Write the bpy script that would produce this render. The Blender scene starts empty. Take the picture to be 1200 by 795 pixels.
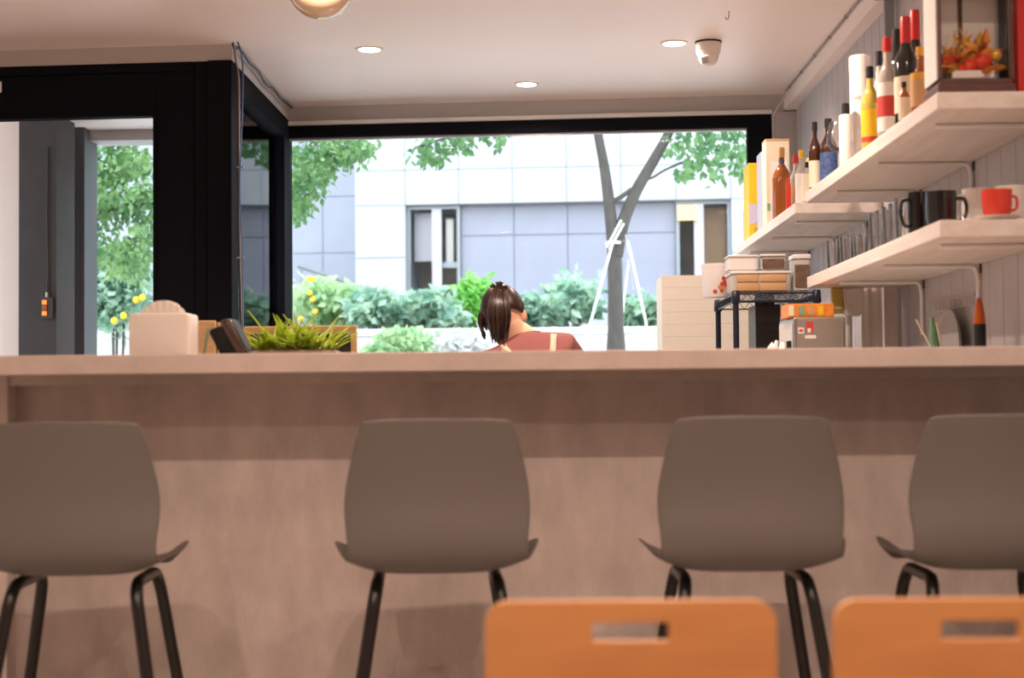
import bpy, bmesh, math, random
from mathutils import Vector, Matrix
random.seed(7)
SC = bpy.context.scene
C = SC.collection
R = math.radians

# ------------------------------------------------------------------ camera
FPX = 1770.0                       # focal length in pixels of the 1200 x 795 frame
CAM = Vector((0, 0, 1.05))
YAW, PITCH, ROLL = 37 / FPX, 60.5 / FPX, -0.009
cd = bpy.data.cameras.new('camera')
cam = bpy.data.objects.new('camera', cd); C.objects.link(cam)
cd.sensor_width = 36; cd.lens = 36 * FPX / 1200
cd.clip_start = 0.05; cd.clip_end = 200
CROT = (Matrix.Rotation(YAW, 3, 'Z') @ Matrix.Rotation(math.pi / 2 + PITCH, 3, 'X') @ Matrix.Rotation(ROLL, 3, 'Z'))
cam.matrix_world = Matrix.Translation(CAM) @ CROT.to_4x4()
cd.dof.use_dof = True; cd.dof.focus_distance = 6.6; cd.dof.aperture_fstop = 2.9
SC.camera = cam

# ------------------------------------------------------------------ sky (bright overcast)
W = bpy.data.worlds.new('overcast_sky'); SC.world = W; W.use_nodes = True
bg = W.node_tree.nodes['Background']
bg.inputs[0].default_value = (0.80, 0.90, 1.0, 1); bg.inputs[1].default_value = 4.0

SC.view_settings.view_transform = 'Standard'; SC.view_settings.look = 'None'
SC.view_settings.gamma = 1; SC.view_settings.use_curve_mapping = False
SC.view_settings.exposure = 0.0
SC.cycles.max_bounces = 10; SC.cycles.transparent_max_bounces = 16
SC.cycles.sample_clamp_indirect = 6.0
SC.cycles.caustics_reflective = False; SC.cycles.caustics_refractive = False

# ------------------------------------------------------------------ pixel helpers
def ray(px, py): return CROT @ Vector(((px - 600) / FPX, -(py - 397.5) / FPX, -1))
def P(px, py, Y):
    d = ray(px, py); return CAM + d * (Y / d.y)
def PP(px, py, a, b):              # ray meets the upright plane Y = a + b X
    d = ray(px, py); return CAM + d * (a / (d.y - b * d.x))
def PZ(px, py, z):                 # ray meets a level plane
    d = ray(px, py); return CAM + d * ((z - CAM.z) / d.z)

# ------------------------------------------------------------------ mesh helpers
class MB:
    def __init__(s): s.v = []; s.f = []
    def add(s, vs, fs):
        n = len(s.v); s.v += [tuple(v) for v in vs]; s.f += [tuple(i + n for i in f) for f in fs]; return s
    def box(s, x0, x1, y0, y1, z0, z1, bev=0.0, M=None, seg=2):
        bm = bmesh.new(); bmesh.ops.create_cube(bm, size=1)
        for v in bm.verts:
            v.co = Vector(((x0 + x1) / 2 + v.co.x * (x1 - x0), (y0 + y1) / 2 + v.co.y * (y1 - y0), (z0 + z1) / 2 + v.co.z * (z1 - z0)))
        if bev > 0:
            bmesh.ops.bevel(bm, geom=list(bm.edges), offset=bev, segments=seg, profile=0.5, affect='EDGES')
        return s.bm(bm, M)
    def bm(s, bm, M=None):
        bm.verts.index_update()
        vs = [(M @ v.co) if M else v.co.copy() for v in bm.verts]
        fs = [[v.index for v in f.verts] for f in bm.faces]
        bm.free(); return s.add(vs, fs)
    def lathe(s, prof, seg=20, cx=0, cy=0, cz=0, cap=True, M=None):
        vs = []; fs = []; n = len(prof)
        for r, z in prof:
            for k in range(seg):
                a = 2 * math.pi * k / seg
                p = Vector((cx + r * math.cos(a), cy + r * math.sin(a), cz + z)); vs.append(M @ p if M else p)
        for i in range(n - 1):
            for k in range(seg):
                a = i * seg + k; b = i * seg + (k + 1) % seg
                fs.append((a, b, b + seg, a + seg))
        if cap:
            fs.append(tuple(range(seg - 1, -1, -1))); fs.append(tuple((n - 1) * seg + k for k in range(seg)))
        return s.add(vs, fs)
    def tube(s, pts, r, seg=8, cap=True):
        pts = [Vector(p) for p in pts]; n = len(pts)
        rs = r if isinstance(r, (list, tuple)) else [r] * n
        t0 = (pts[1] - pts[0]).normalized()
        ref = Vector((0, 0, 1)) if abs(t0.z) < .9 else Vector((1, 0, 0))
        nrm = t0.cross(ref).normalized(); vs = []; fs = []
        for i, p in enumerate(pts):
            t = ((pts[min(i + 1, n - 1)] - pts[max(i - 1, 0)])).normalized()
            nrm = (nrm - t * nrm.dot(t)).normalized(); b = t.cross(nrm)
            for k in range(seg):
                a = 2 * math.pi * k / seg
                vs.append(p + (nrm * math.cos(a) + b * math.sin(a)) * rs[i])
        for i in range(n - 1):
            for k in range(seg):
                a = i * seg + k; c = i * seg + (k + 1) % seg
                fs.append((a, c, c + seg, a + seg))
        if cap:
            fs.append(tuple(range(seg - 1, -1, -1))); fs.append(tuple((n - 1) * seg + k for k in range(seg)))
        return s.add(vs, fs)
    def ball(s, c, rx, ry, rz, seg=16, rings=10, M=None):
        bm = bmesh.new(); bmesh.ops.create_uvsphere(bm, u_segments=seg, v_segments=rings, radius=1)
        for v in bm.verts: v.co = Vector((c[0] + v.co.x * rx, c[1] + v.co.y * ry, c[2] + v.co.z * rz))
        return s.bm(bm, M)
    def mesh(s, name, smooth=False):
        m = bpy.data.meshes.new(name); m.from_pydata(s.v, [], s.f); m.validate(); m.update()
        if smooth:
            for p in m.polygons: p.use_smooth = True
            try: m.set_sharp_from_angle(angle=R(40))
            except Exception: pass
        return m

def smooth_path(pts, n=6):
    pts = [Vector(p) for p in pts]; out = []
    for i in range(len(pts) - 1):
        p0 = pts[max(i - 1, 0)]; p1 = pts[i]; p2 = pts[i + 1]; p3 = pts[min(i + 2, len(pts) - 1)]
        for k in range(n):
            t = k / n
            out.append(0.5 * ((2 * p1) + (p2 - p0) * t + (2 * p0 - 5 * p1 + 4 * p2 - p3) * t * t + (3 * p1 - p0 - 3 * p2 + p3) * t ** 3))
    out.append(pts[-1]); return out

def ob(name, mb, mat, parent=None, smooth=False):
    me = mb.mesh(name, smooth) if isinstance(mb, MB) else mb
    o = bpy.data.objects.new(name, me); C.objects.link(o)
    if mat and not me.materials: me.materials.append(mat)
    if parent: o.parent = parent
    return o
def tag(o, label, cat, group=None, kind=None):
    o['label'] = label; o['category'] = cat
    if group: o['group'] = group
    if kind: o['kind'] = kind
    return o
def thing(name, label, cat, loc=(0, 0, 0), rz=0, group=None):
    o = bpy.data.objects.new(name, None); C.objects.link(o)
    o.location = loc; o.rotation_euler = (0, 0, rz); o.empty_display_size = .1
    return tag(o, label, cat, group)
def struct(name, mb, mat, parent=None, loc=None, rz=0):
    o = ob(name, mb, mat, parent)
    if not parent: o['kind'] = 'structure'
    if loc: o.location = loc
    o.rotation_euler = (0, 0, rz); return o
def copy_tree(o, parent=None):
    c = o.copy(); C.objects.link(c); c.parent = parent
    for ch in list(o.children): copy_tree(ch, c)
    return c

# ------------------------------------------------------------------ materials
def mat(name, col, rough=.6, metal=0, var=0.0, vscale=8, bump=0.0, bscale=60, trans=0, emit=None, estr=0, spec=.5, ior=1.45, stretch=None, coat=0):
    m = bpy.data.materials.new(name); m.use_nodes = True; nt = m.node_tree; N = nt.nodes; L = nt.links
    b = N['Principled BSDF']; b.inputs['Base Color'].default_value = (*col, 1)
    b.inputs['Roughness'].default_value = rough; b.inputs['Metallic'].default_value = metal
    b.inputs['Specular IOR Level'].default_value = spec; b.inputs['IOR'].default_value = ior
    b.inputs['Transmission Weight'].default_value = trans; b.inputs['Coat Weight'].default_value = coat
    if emit: b.inputs['Emission Color'].default_value = (*emit, 1); b.inputs['Emission Strength'].default_value = estr
    if var or bump:
        tc = N.new('ShaderNodeTexCoord'); mp = N.new('ShaderNodeMapping'); L.new(tc.outputs['Object'], mp.inputs[0])
        if stretch: mp.inputs['Scale'].default_value = stretch
    if var:
        n = N.new('ShaderNodeTexNoise'); n.inputs['Scale'].default_value = vscale; n.inputs['Detail'].default_value = 6
        n.inputs['Roughness'].default_value = .65
        L.new(mp.outputs[0], n.inputs['Vector'])
        r = N.new('ShaderNodeValToRGB'); r.color_ramp.elements[0].position = .3; r.color_ramp.elements[1].position = .7
        r.color_ramp.elements[0].color = (*[max(0, c * (1 - var)) for c in col], 1)
        r.color_ramp.elements[1].color = (*[min(1, c * (1 + var)) for c in col], 1)
        L.new(n.outputs['Fac'], r.inputs[0]); L.new(r.outputs[0], b.inputs['Base Color'])
    if bump:
        n2 = N.new('ShaderNodeTexNoise'); n2.inputs['Scale'].default_value = bscale; n2.inputs['Detail'].default_value = 4
        L.new(mp.outputs[0], n2.inputs['Vector'])
        bp = N.new('ShaderNodeBump'); bp.inputs['Strength'].default_value = bump; bp.inputs['Distance'].default_value = .01
        L.new(n2.outputs['Fac'], bp.inputs['Height']); L.new(bp.outputs[0], b.inputs['Normal'])
    return m
def pane_mat(name, tint=(1, 1, 1), refl=.06):
    m = bpy.data.materials.new(name); m.use_nodes = True; nt = m.node_tree; N = nt.nodes; L = nt.links
    N.remove(N['Principled BSDF']); out = N['Material Output']
    t = N.new('ShaderNodeBsdfTransparent'); t.inputs[0].default_value = (*tint, 1)
    g = N.new('ShaderNodeBsdfGlossy'); g.inputs['Roughness'].default_value = .02
    lw = N.new('ShaderNodeFresnel'); lw.inputs[0].default_value = 1.18
    mx = N.new('ShaderNodeMixShader'); L.new(lw.outputs[0], mx.inputs[0]); L.new(t.outputs[0], mx.inputs[1]); L.new(g.outputs[0], mx.inputs[2])
    L.new(mx.outputs[0], out.inputs[0]); return m
def thin_glass(name):
    m = pane_mat(name); nt = m.node_tree; N = nt.nodes; L = nt.links; out = N['Material Output']
    N['Fresnel'].inputs[0].default_value = 1.75
    prev = out.inputs[0].links[0].from_node
    d = N.new('ShaderNodeBsdfTranslucent'); d.inputs[0].default_value = (.9, .93, 1, 1)
    mx = N.new('ShaderNodeMixShader'); mx.inputs[0].default_value = .05
    L.new(prev.outputs[0], mx.inputs[1]); L.new(d.outputs[0], mx.inputs[2]); L.new(mx.outputs[0], out.inputs[0]); return m
def leaf_mat(name, c1, c2, tr=.4):
    m = bpy.data.materials.new(name); m.use_nodes = True; nt = m.node_tree; N = nt.nodes; L = nt.links
    b = N['Principled BSDF']; b.inputs['Roughness'].default_value = .5; out = N['Material Output']
    tc = N.new('ShaderNodeTexCoord'); n = N.new('ShaderNodeTexNoise'); n.inputs['Scale'].default_value = 5; n.inputs['Detail'].default_value = 3
    L.new(tc.outputs['Object'], n.inputs['Vector'])
    r = N.new('ShaderNodeValToRGB'); r.color_ramp.elements[0].position = .35; r.color_ramp.elements[1].position = .65
    r.color_ramp.elements[0].color = (*c1, 1); r.color_ramp.elements[1].color = (*c2, 1)
    L.new(n.outputs['Fac'], r.inputs[0]); L.new(r.outputs[0], b.inputs['Base Color'])
    t = N.new('ShaderNodeBsdfTranslucent'); L.new(r.outputs[0], t.inputs[0])
    mx = N.new('ShaderNodeMixShader'); mx.inputs[0].default_value = tr
    L.new(b.outputs[0], mx.inputs[1]); L.new(t.outputs[0], mx.inputs[2]); L.new(mx.outputs[0], out.inputs[0]); return m
def wood_mat(name, c1, c2, scale=6, axis=(1, 14, 14), rough=.45):
    m = bpy.data.materials.new(name); m.use_nodes = True; nt = m.node_tree; N = nt.nodes; L = nt.links
    b = N['Principled BSDF']; b.inputs['Roughness'].default_value = rough
    tc = N.new('ShaderNodeTexCoord'); mp = N.new('ShaderNodeMapping'); mp.inputs['Scale'].default_value = axis
    L.new(tc.outputs['Object'], mp.inputs[0])
    n = N.new('ShaderNodeTexNoise'); n.inputs['Scale'].default_value = scale; n.inputs['Detail'].default_value = 5; n.inputs['Distortion'].default_value = .6
    L.new(mp.outputs[0], n.inputs['Vector'])
    r = N.new('ShaderNodeValToRGB'); r.color_ramp.elements[0].position = .3; r.color_ramp.elements[1].position = .72
    r.color_ramp.elements[0].color = (*c1, 1); r.color_ramp.elements[1].color = (*c2, 1)
    L.new(n.outputs['Fac'], r.inputs[0]); L.new(r.outputs[0], b.inputs['Base Color']); return m

M = {}
M['ceiling'] = mat('ceiling_paint', (.93, .82, .77), .45, var=.01, vscale=2)
M['header'] = mat('header_paint', (.52, .49, .475), .6)
M['cement'] = mat('cement_board', (.52, .445, .42), .62, var=.15, vscale=7, bump=.12, bscale=90, stretch=(1.6, 1.6, .7))
M['cement_top'] = mat('cement_laminate', (.56, .47, .435), .5, var=.08, vscale=18)
M['floor'] = mat('floor_screed', (.68, .61, .56), .4, var=.06, vscale=3)
M['wallR'] = mat('grey_plank_wall', (.52, .50, .52), .6, var=.04, vscale=10)
M['wallW'] = mat('white_plaster', (.80, .76, .72), .7, var=.02)
M['wallB'] = mat('warm_plaster', (.62, .55, .50), .7, var=.04)
M['wallP'] = mat('porch_plaster', (.68, .55, .48), .7, var=.02)
M['black'] = mat('black_frame_paint', (.009, .010, .014), .6, spec=.02)
M['pane'] = pane_mat('clear_window_glass')
M['greywall'] = mat('grey_render', (.046, .040, .038), .8, var=.2, vscale=12)
M['greypillar'] = mat('grey_steel_pillar', (.075, .08, .09), .5, var=.1)
M['pave'] = mat('pavement_stone', (.70, .69, .67), .8, var=.06, vscale=4)
M['planter'] = mat('pale_granite', (.82, .82, .82), .7, var=.05, vscale=9)
M['soil'] = mat('soil', (.2, .15, .1), .9, var=.3)
M['tile'] = mat('white_stone_tile', (.48, .505, .535), .4, var=.02, vscale=1.2)
M['tile_blue'] = mat('lavender_stone_tile', (.32, .33, .40), .35, var=.05, vscale=3)
M['tile_wing'] = mat('lilac_grey_tile', (.38, .40, .47), .5, var=.05, vscale=2)
M['joint'] = mat('tile_joint', (.40, .43, .46), .8)
M['alu'] = mat('aluminium_frame', (.30, .32, .34), .4, .6)
M['paleframe'] = mat('pale_metal_frame', (.5, .49, .52), .4, .3)
M['room'] = mat('dim_room', (.30, .22, .15), .8, var=.4, vscale=3)
M['curtain_brown'] = mat('brown_curtain', (.35, .22, .12), .8, var=.3, vscale=8, stretch=(8, 8, 1))
M['lampbox'] = mat('lit_square_lamp', (.35, .28, .12), .5, emit=(1, .86, .45), estr=1.0)
M['bark'] = mat('bark', (.088, .078, .068), .85, var=.3, vscale=14, bump=.4, bscale=30, stretch=(1, 1, .4))
M['pole'] = mat('white_support_pole', (.80, .82, .84), .5)
M['leaf_tree'] = leaf_mat('tree_leaf', (.07, .19, .08), (.20, .38, .14))
M['leaf_far'] = leaf_mat('far_tree_leaf', (.10, .24, .10), (.34, .54, .22))
M['leaf_shrub'] = leaf_mat('shrub_leaf', (.22, .42, .32), (.58, .76, .58))
M['leaf_light'] = leaf_mat('light_shrub_leaf', (.40, .62, .34), (.64, .80, .50))
M['leaf_bright'] = leaf_mat('bright_shrub_leaf', (.18, .55, .10), (.4, .72, .2))
M['leaf_pale'] = leaf_mat('pale_grass_leaf', (.62, .62, .62), (.8, .82, .78))
M['yellowflower'] = mat('yellow_petal', (.85, .65, .05), .6)
M['stool'] = mat('taupe_plastic', (.125, .115, .108), .45)
M['leg'] = mat('black_steel_tube', (.010, .009, .009), .3)
M['ply'] = wood_mat('orange_plywood', (.45, .205, .072), (.53, .255, .095), 3, (1.2, 8, 9), .38)
M['ply_edge'] = wood_mat('plywood_edge', (.45, .2, .06), (.68, .36, .13), 10, (.5, .5, 60), .5)
M['whiteplas'] = mat('white_plastic', (.80, .76, .72), .35)
M['tissue'] = mat('tissue_paper', (.85, .80, .74), .9)
M['shelf'] = wood_mat('whitewashed_board', (.68, .62, .58), (.80, .74, .69), 4, (6, .6, 10), .5)
M['bracket'] = mat('white_bracket_enamel', (.80, .78, .76), .35)
M['glass'] = thin_glass('clear_glass')
M['brownglass'] = mat('brown_glass', (.06, .02, .008), .06, spec=.8)
M['darkglass'] = mat('dark_green_glass', (.012, .016, .014), .05, spec=.8)
M['amber'] = mat('amber_liquor', (.32, .10, .02), .06, spec=.8)
M['paleglass'] = mat('pale_bottle_glass', (.66, .64, .58), .06, trans=.35, spec=.8)
M['yellowglass'] = mat('yellow_liquor', (.72, .55, .10), .08, trans=.2, spec=.8)
M['red'] = mat('red_foil', (.62, .035, .03), .35)
M['redlab'] = mat('red_label', (.60, .06, .05), .6)
M['yellow'] = mat('yellow_card', (.90, .56, .02), .5)
M['cream'] = mat('cream_label', (.80, .74, .58), .6)
M['bluelab'] = mat('blue_label', (.06, .11, .28), .6, var=.6, vscale=60)
M['kraft'] = mat('kraft_paper', (.60, .37, .19), .7, var=.08)
M['capblack'] = mat('black_cap', (.015, .015, .016), .35)
M['white'] = mat('white_card', (.86, .84, .82), .45)
M['bluebook'] = mat('pale_blue_card', (.45, .52, .68), .6)
M['lavender'] = mat('lavender_print', (.60, .58, .78), .6, var=.15, vscale=80)
M['mahog'] = mat('dark_wood_case', (.11, .05, .045), .4, var=.2, vscale=10)
M['gold'] = mat('gold_leaf', (.75, .42, .08), .35, .3)
M['orangeleaf'] = mat('orange_leaf', (.75, .28, .04), .6)
M['redleaf'] = mat('red_leaf', (.70, .05, .02), .5)
M['blackmug'] = mat('black_glazed_ceramic', (.008, .008, .009), .08, spec=.8)
M['chrome'] = mat('polished_steel', (.75, .72, .70), .12, 1)
M['whitemug'] = mat('white_glazed_ceramic', (.82, .78, .74), .2)
M['redmug'] = mat('red_glazed_ceramic', (.70, .06, .035), .2)
M['steel'] = mat('brushed_steel', (.60, .57, .54), .32, 1, var=.06, vscale=5, stretch=(1, 1, 30))
M['orangebox'] = mat('orange_card', (.85, .27, .04), .5, var=.25, vscale=25)
M['rackblue'] = mat('dark_epoxy_rack', (.012, .018, .04), .35)
M['tub'] = mat('translucent_tub', (.84, .82, .82), .35)
M['tubclear'] = mat('clear_container', (.80, .77, .72), .25, trans=.3)
M['brownfood'] = mat('brown_powder', (.15, .10, .07), .8, var=.4, vscale=30)
M['panel'] = mat('cream_panel', (.72, .69, .62), .55, var=.02)
M['applblack'] = mat('black_appliance', (.012, .011, .012), .3)
M['fabric'] = mat('beige_curtain', (.84, .76, .69), .85, var=.03)
M['greenpaper'] = mat('green_paper', (.20, .42, .26), .6)
M['greyplate'] = mat('grey_plate', (.42, .40, .40), .5)
M['sauce'] = mat('orange_bottle', (.60, .13, .02), .2)
M['wire'] = mat('pale_wire', (.62, .56, .48), .4)
M['cable_b'] = mat('blue_cable', (.05, .12, .32), .5)
M['cable_k'] = mat('black_cable', (.02, .018, .017), .5)
M['cable_g'] = mat('grey_cable', (.33, .28, .25), .5)
M['camwhite'] = mat('camera_housing', (.80, .74, .68), .35)
M['globe'] = mat('opal_globe', (.60, .42, .28), .12, emit=(1, .66, .42), estr=.06, coat=.6)
M['downlight'] = mat('downlight_led', (1, 1, 1), .5, emit=(1, .84, .66), estr=30)
M['brass'] = mat('lamp_trim', (.80, .74, .68), .35)
M['menuwood'] = wood_mat('light_menu_wood', (.62, .40, .20), (.80, .56, .30), 5, (3, 3, 14), .5)
M['slate'] = mat('chalkboard', (.035, .04, .045), .8, var=.2)
M['device'] = mat('black_device', (.010, .010, .013), .5, spec=.2)
M['devbrown'] = mat('device_bezel', (.06, .035, .028), .22)
M['plant'] = leaf_mat('spider_plant_leaf', (.26, .40, .02), (.50, .62, .06), .35)
M['plantpale'] = leaf_mat('spider_plant_stripe', (.62, .70, .30), (.75, .78, .42), .3)
M['terracotta'] = mat('planter_box', (.35, .25, .18), .7)
M['skin'] = mat('skin', (.72, .42, .28), .5)
M['hair'] = mat('dark_brown_hair', (.026, .011, .007), .35, var=.4, vscale=60, stretch=(4, 4, .3))
M['shirt'] = mat('dusty_red_shirt', (.26, .088, .085), .8, var=.08, vscale=10, bump=.15, bscale=12)
M['strap'] = mat('cream_apron', (.72, .52, .40), .8)
M['trousers'] = mat('dark_trousers', (.03, .03, .04), .8)
M['switch'] = mat('switch_box', (.05, .04, .04), .5)
M['switchlit'] = mat('lit_orange_button', (.9, .3, .04), .4, emit=(1, .30, .03), estr=.7)
M['switchred'] = mat('red_button', (.45, .08, .05), .4)
M['cabinet'] = mat('white_cabinet', (.70, .67, .63), .5)

# ------------------------------------------------------------------ room shell
K = 0.9
WX = 1.41                # right wall
CZ = 2.675               # ceiling
AB, BB = 8.42, -0.065    # back wall plane  Y = AB + BB X
SX = -1.435              # side glazing of the porch
AD, BD = 6.95 + BB * 1.435 * 1, -0.065   # plane of the door wall
AD = 6.95 - BD * SX
LX = -3.4
YB0 = -3.0
def yb(x): return AB + BB * x
def yd(x): return AD + BD * x
ANG = math.atan(BB)

fl = MB().add([(LX, YB0, 0), (WX, YB0, 0), (WX, yb(WX), 0), (SX, yb(SX), 0), (SX, yd(SX), 0), (LX, yd(LX), 0),
               (LX, YB0, -.1), (WX, YB0, -.1), (WX, yb(WX), -.1), (SX, yb(SX), -.1), (SX, yd(SX), -.1), (LX, yd(LX), -.1)],
              [(0, 1, 2, 3, 4, 5), (11, 10, 9, 8, 7, 6)] + [(i, i + 6, (i + 1) % 6 + 6, (i + 1) % 6) for i in range(6)])
struct('floor', fl, M['floor'])
ce = MB().add([(LX - .2, YB0 - .2, CZ), (WX + .2, YB0 - .2, CZ), (WX + .2, yb(WX) + .2, CZ), (SX, yb(SX) + .2, CZ), (SX, yd(SX) + .1, CZ), (LX - .2, yd(LX) + .1, CZ),
               (LX - .2, YB0 - .2, CZ + .15), (WX + .2, YB0 - .2, CZ + .15), (WX + .2, yb(WX) + .2, CZ + .15), (SX, yb(SX) + .2, CZ + .15), (SX, yd(SX) + .1, CZ + .15), (LX - .2, yd(LX) + .1, CZ + .15)],
              [(5, 4, 3, 2, 1, 0), (6, 7, 8, 9, 10, 11)] + [(i, (i + 1) % 6, (i + 1) % 6 + 6, i + 6) for i in range(6)])
struct('ceiling', ce, M['ceiling'])
struct('wall_right', MB().box(WX, WX + .15, YB0, yb(WX) + .15, 0, CZ), M['wallB'])
# vertical plank cladding behind the shelves, one board after another
wr = bpy.data.objects['wall_right']
pk = MB().box(-.012, 0, 0, .142, 0, CZ - .002, .003, seg=1).mesh('plank')
pk.materials.append(M['wallR'])
y = 3.3
while y < 8.15:
    o = ob('plank', pk, None, wr); o.location = (WX, y, 0.001); y += .146
struct('wall_left', MB().box(LX - .15, LX, YB0, yd(LX), 0, CZ), M['wallW'])
struct('wall_rear', MB().box(LX - .15, WX + .15, YB0 - .15, YB0, 0, CZ), M['wallB'])

# back wall in its own frame: x along the wall, y outwards
class Plane:
    def __init__(s, a, b): s.a = a; s.b = b; s.ang = math.atan(b); s.c = math.cos(s.ang)
    def at(s, px, py): p = PP(px, py, s.a, s.b); return p.x / s.c, p.z
BK = Plane(AB, BB); DR = Plane(AD, BD)
def bk(name, mb, m, parent=None): return struct(name, mb, m, parent, None if parent else (0, AB, 0), 0 if parent else BK.ang)
wl = SX / BK.c; wrx = WX / BK.c
hz = BK.at(620, 139)[1]; ft = BK.at(620, 155)[1]
xr0 = BK.at(877, 250)[0]; xr1 = BK.at(906, 250)[0]; xl1 = BK.at(338, 250)[0]; xl0 = BK.at(325, 250)[0]
SILL = .82
wb = MB().box(wl, wrx + .05, 0, .14, hz, CZ + .05).box(wl, wrx + .05, 0, .14, 0, SILL).box(xr1, wrx + .05, -.02, .14, SILL, hz)
bk('wall_back', wb, M['header'])
bk('trim_1', MB().box(wl, xr1, -.03, .0, hz - .008, hz + .012), M['wallW'])
w1 = bpy.data.objects.new('window_1', None); C.objects.link(w1); w1['kind'] = 'structure'; w1.location = (0, AB, 0); w1.rotation_euler = (0, 0, BK.ang)
bk('frame_top', MB().box(xl0, xr1, .0, .10, ft, hz - .008, .004), M['black'], w1)
bk('frame_bottom', MB().box(xl0, xr1, .0, .10, SILL, SILL + .06, .004), M['black'], w1)
bk('frame_side', MB().box(xl0, xl1, .0, .10, SILL + .06, ft, .004), M['black'], w1)
bk('frame_side', MB().box(xr0, xr1, .0, .10, SILL + .06, ft, .004), M['black'], w1)
bk('glazing_bead', MB().box(xl1, xr0, .03, .05, ft - .012, ft, 0), M['paleframe'], w1)
bk('pane', MB().box(xl1, xr0, .055, .061, SILL + .06, ft - .012), M['pane'], w1)

# porch: door wall and side glazing
dzh = DR.at(200, 73)[1]
x_end = SX / DR.c
def dr(name, mb, m, parent=None): return struct(name, mb, m, parent, None if parent else (0, AD, 0), 0 if parent else DR.ang)
xpost = DR.at(243, 250)[0]; xj = DR.at(228, 250)[0]; xst = DR.at(179, 300)[0]
zrail = DR.at(120, 137)[1]; zleaf = DR.at(200, 84)[1]
LXl = LX / DR.c
xleft = xst - 1.10
dr('wall_front', MB().box(LXl, x_end, 0, .12, dzh, CZ + .02).box(LXl, xleft - .16, .0, .12, 0, dzh), M['header'])
d1 = bpy.data.objects.new('door_1', None); C.objects.link(d1); d1['kind'] = 'structure'; d1.location = (0, AD, 0); d1.rotation_euler = (0, 0, DR.ang)
dr('post', MB().box(xpost + .004, x_end, -.02, .10, 0, dzh, .004), M['black'], d1)
dr('jamb', MB().box(xj + .003, xpost, -.005, .10, 0, dzh - .0, .004), M['black'], d1)
dr('jamb', MB().box(xleft - .16, xleft - .10, -.005, .10, 0, dzh, .004), M['black'], d1)
dr('frame_head', MB().box(xleft - .10, xj, -.005, .10, zleaf + .004, dzh, .004), M['black'], d1)
dr('leaf_stile', MB().box(xst + .014, xj - .002, .01, .06, .01, zleaf, .004), M['black'], d1)
dr('leaf_stile', MB().box(xleft - .10, xleft, .01, .06, .01, zleaf, .004), M['black'], d1)
dr('leaf_rail', MB().box(xleft, xst + .014, .01, .06, zrail + .016, zleaf, .004), M['black'], d1)
dr('leaf_rail', MB().box(xleft, xst + .014, .01, .06, .01, .25, .004), M['black'], d1)
dr('glazing_bead', MB().box(xst, xst + .014, .004, .066, .25, zrail + .016).box(xleft, xst, .004, .066, zrail, zrail + .016), M['black'], d1)
dr('pane', MB().box(xleft, xst, .03, .036, .25, zrail), M['pane'], d1)
_a = DR.at(-8, 109); _b = DR.at(2.5, 96)
dr('sticker', MB().box(_a[0], _b[0], -.007, -.005, _a[1], _b[1]), M['white'], d1)
# side glazing running from the post to the back wall
y0 = yd(SX) + .10; y1 = yb(SX)
zb = dzh - .115
struct('wall_side', MB().box(SX - .12, SX, y0, y1 + .1, dzh, CZ + .02), M['header'])
w2 = bpy.data.objects.new('window_2', None); C.objects.link(w2); w2['kind'] = 'structure'
struct('frame_top', MB().box(SX - .10, SX, y0, y1, zb, dzh, .004), M['black'], w2)
struct('frame_bottom', MB().box(SX - .10, SX, y0, y1, 0, .25, .004), M['black'], w2)
struct('frame_side', MB().box(SX - .10, SX, y1 - .16, y1, .25, zb, .004), M['black'], w2)
struct('pane', MB().box(SX - .05, SX - .044, y0, y1 - .16, .25, zb), M['pane'], w2)
struct('trim_2', MB().box(SX - .13, xl0 * BK.c, y1, y1 + .16, 0, hz), M['black'])

# beam along the right wall
bx0 = PP(918, 108, AB, BB).x; bz = PP(919, 130, AB, BB).z
struct('trim_3', MB().box(bx0, WX, YB0, yb(1.35), bz, CZ), M['ceiling'])

# ------------------------------------------------------------------ lights the room has, plus an added lamp over the fourth stool
def downlight(x, y, label, watt=None, cone=120):
    t = thing('downlight', label, 'downlight', (x, y, CZ), 0, 'recessed ceiling downlights')
    ob('trim_ring', MB().lathe([(.052, -.001), (.052, -.007), (.064, -.007), (.066, -.003), (.066, -.001)], 24, cap=False), M['brass'], t, True)
    ob('lens', MB().lathe([(.051, -.001), (.051, -.005), (.030, -.0075), (.001, -.009)], 24, cap=False), M['downlight'], t)
    if watt:
        l = bpy.data.lights.new('downlight_beam', 'SPOT'); l.energy = watt; l.color = (1, .75, .60); l.spot_size = R(cone); l.spot_blend = .55
        l.shadow_soft_size = .028
        lo = bpy.data.objects.new('downlight_beam', l); C.objects.link(lo); lo.parent = t; lo.location = (0, 0, -.02)
    return t
for (px, py), nm in zip(((433, 57), (617, 98), (790, 50)), ('with the opal globe on its near side', 'closest to the window header', 'beside the dome camera')):
    p = PZ(px, py, CZ)
    downlight(p.x, p.y, 'small round recessed ceiling downlight ' + nm, 60, 160)
for x, wx in ((-1.25, 'on the entrance side'), (-.15, 'in the middle'), (.95, 'on the shelf wall side')):
    for y, wy in ((1.75, 'bar-side'), (.45, 'far')):
        downlight(x, y, 'recessed downlight over the dining floor, %s row, %s' % (wy, wx), 58, 150)
downlight(.95, 2.95, 'added out-of-view downlight above the fourth bar stool', 30, 150)  # added lamp, out of view, to brighten the display case and near shelf ends
for x, wx in ((-.75, 'on the entrance side'), (.45, 'on the shelf wall side')):
    downlight(x, 5.0, 'recessed downlight over the work aisle behind the bar, ' + wx, 105, 160)

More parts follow.
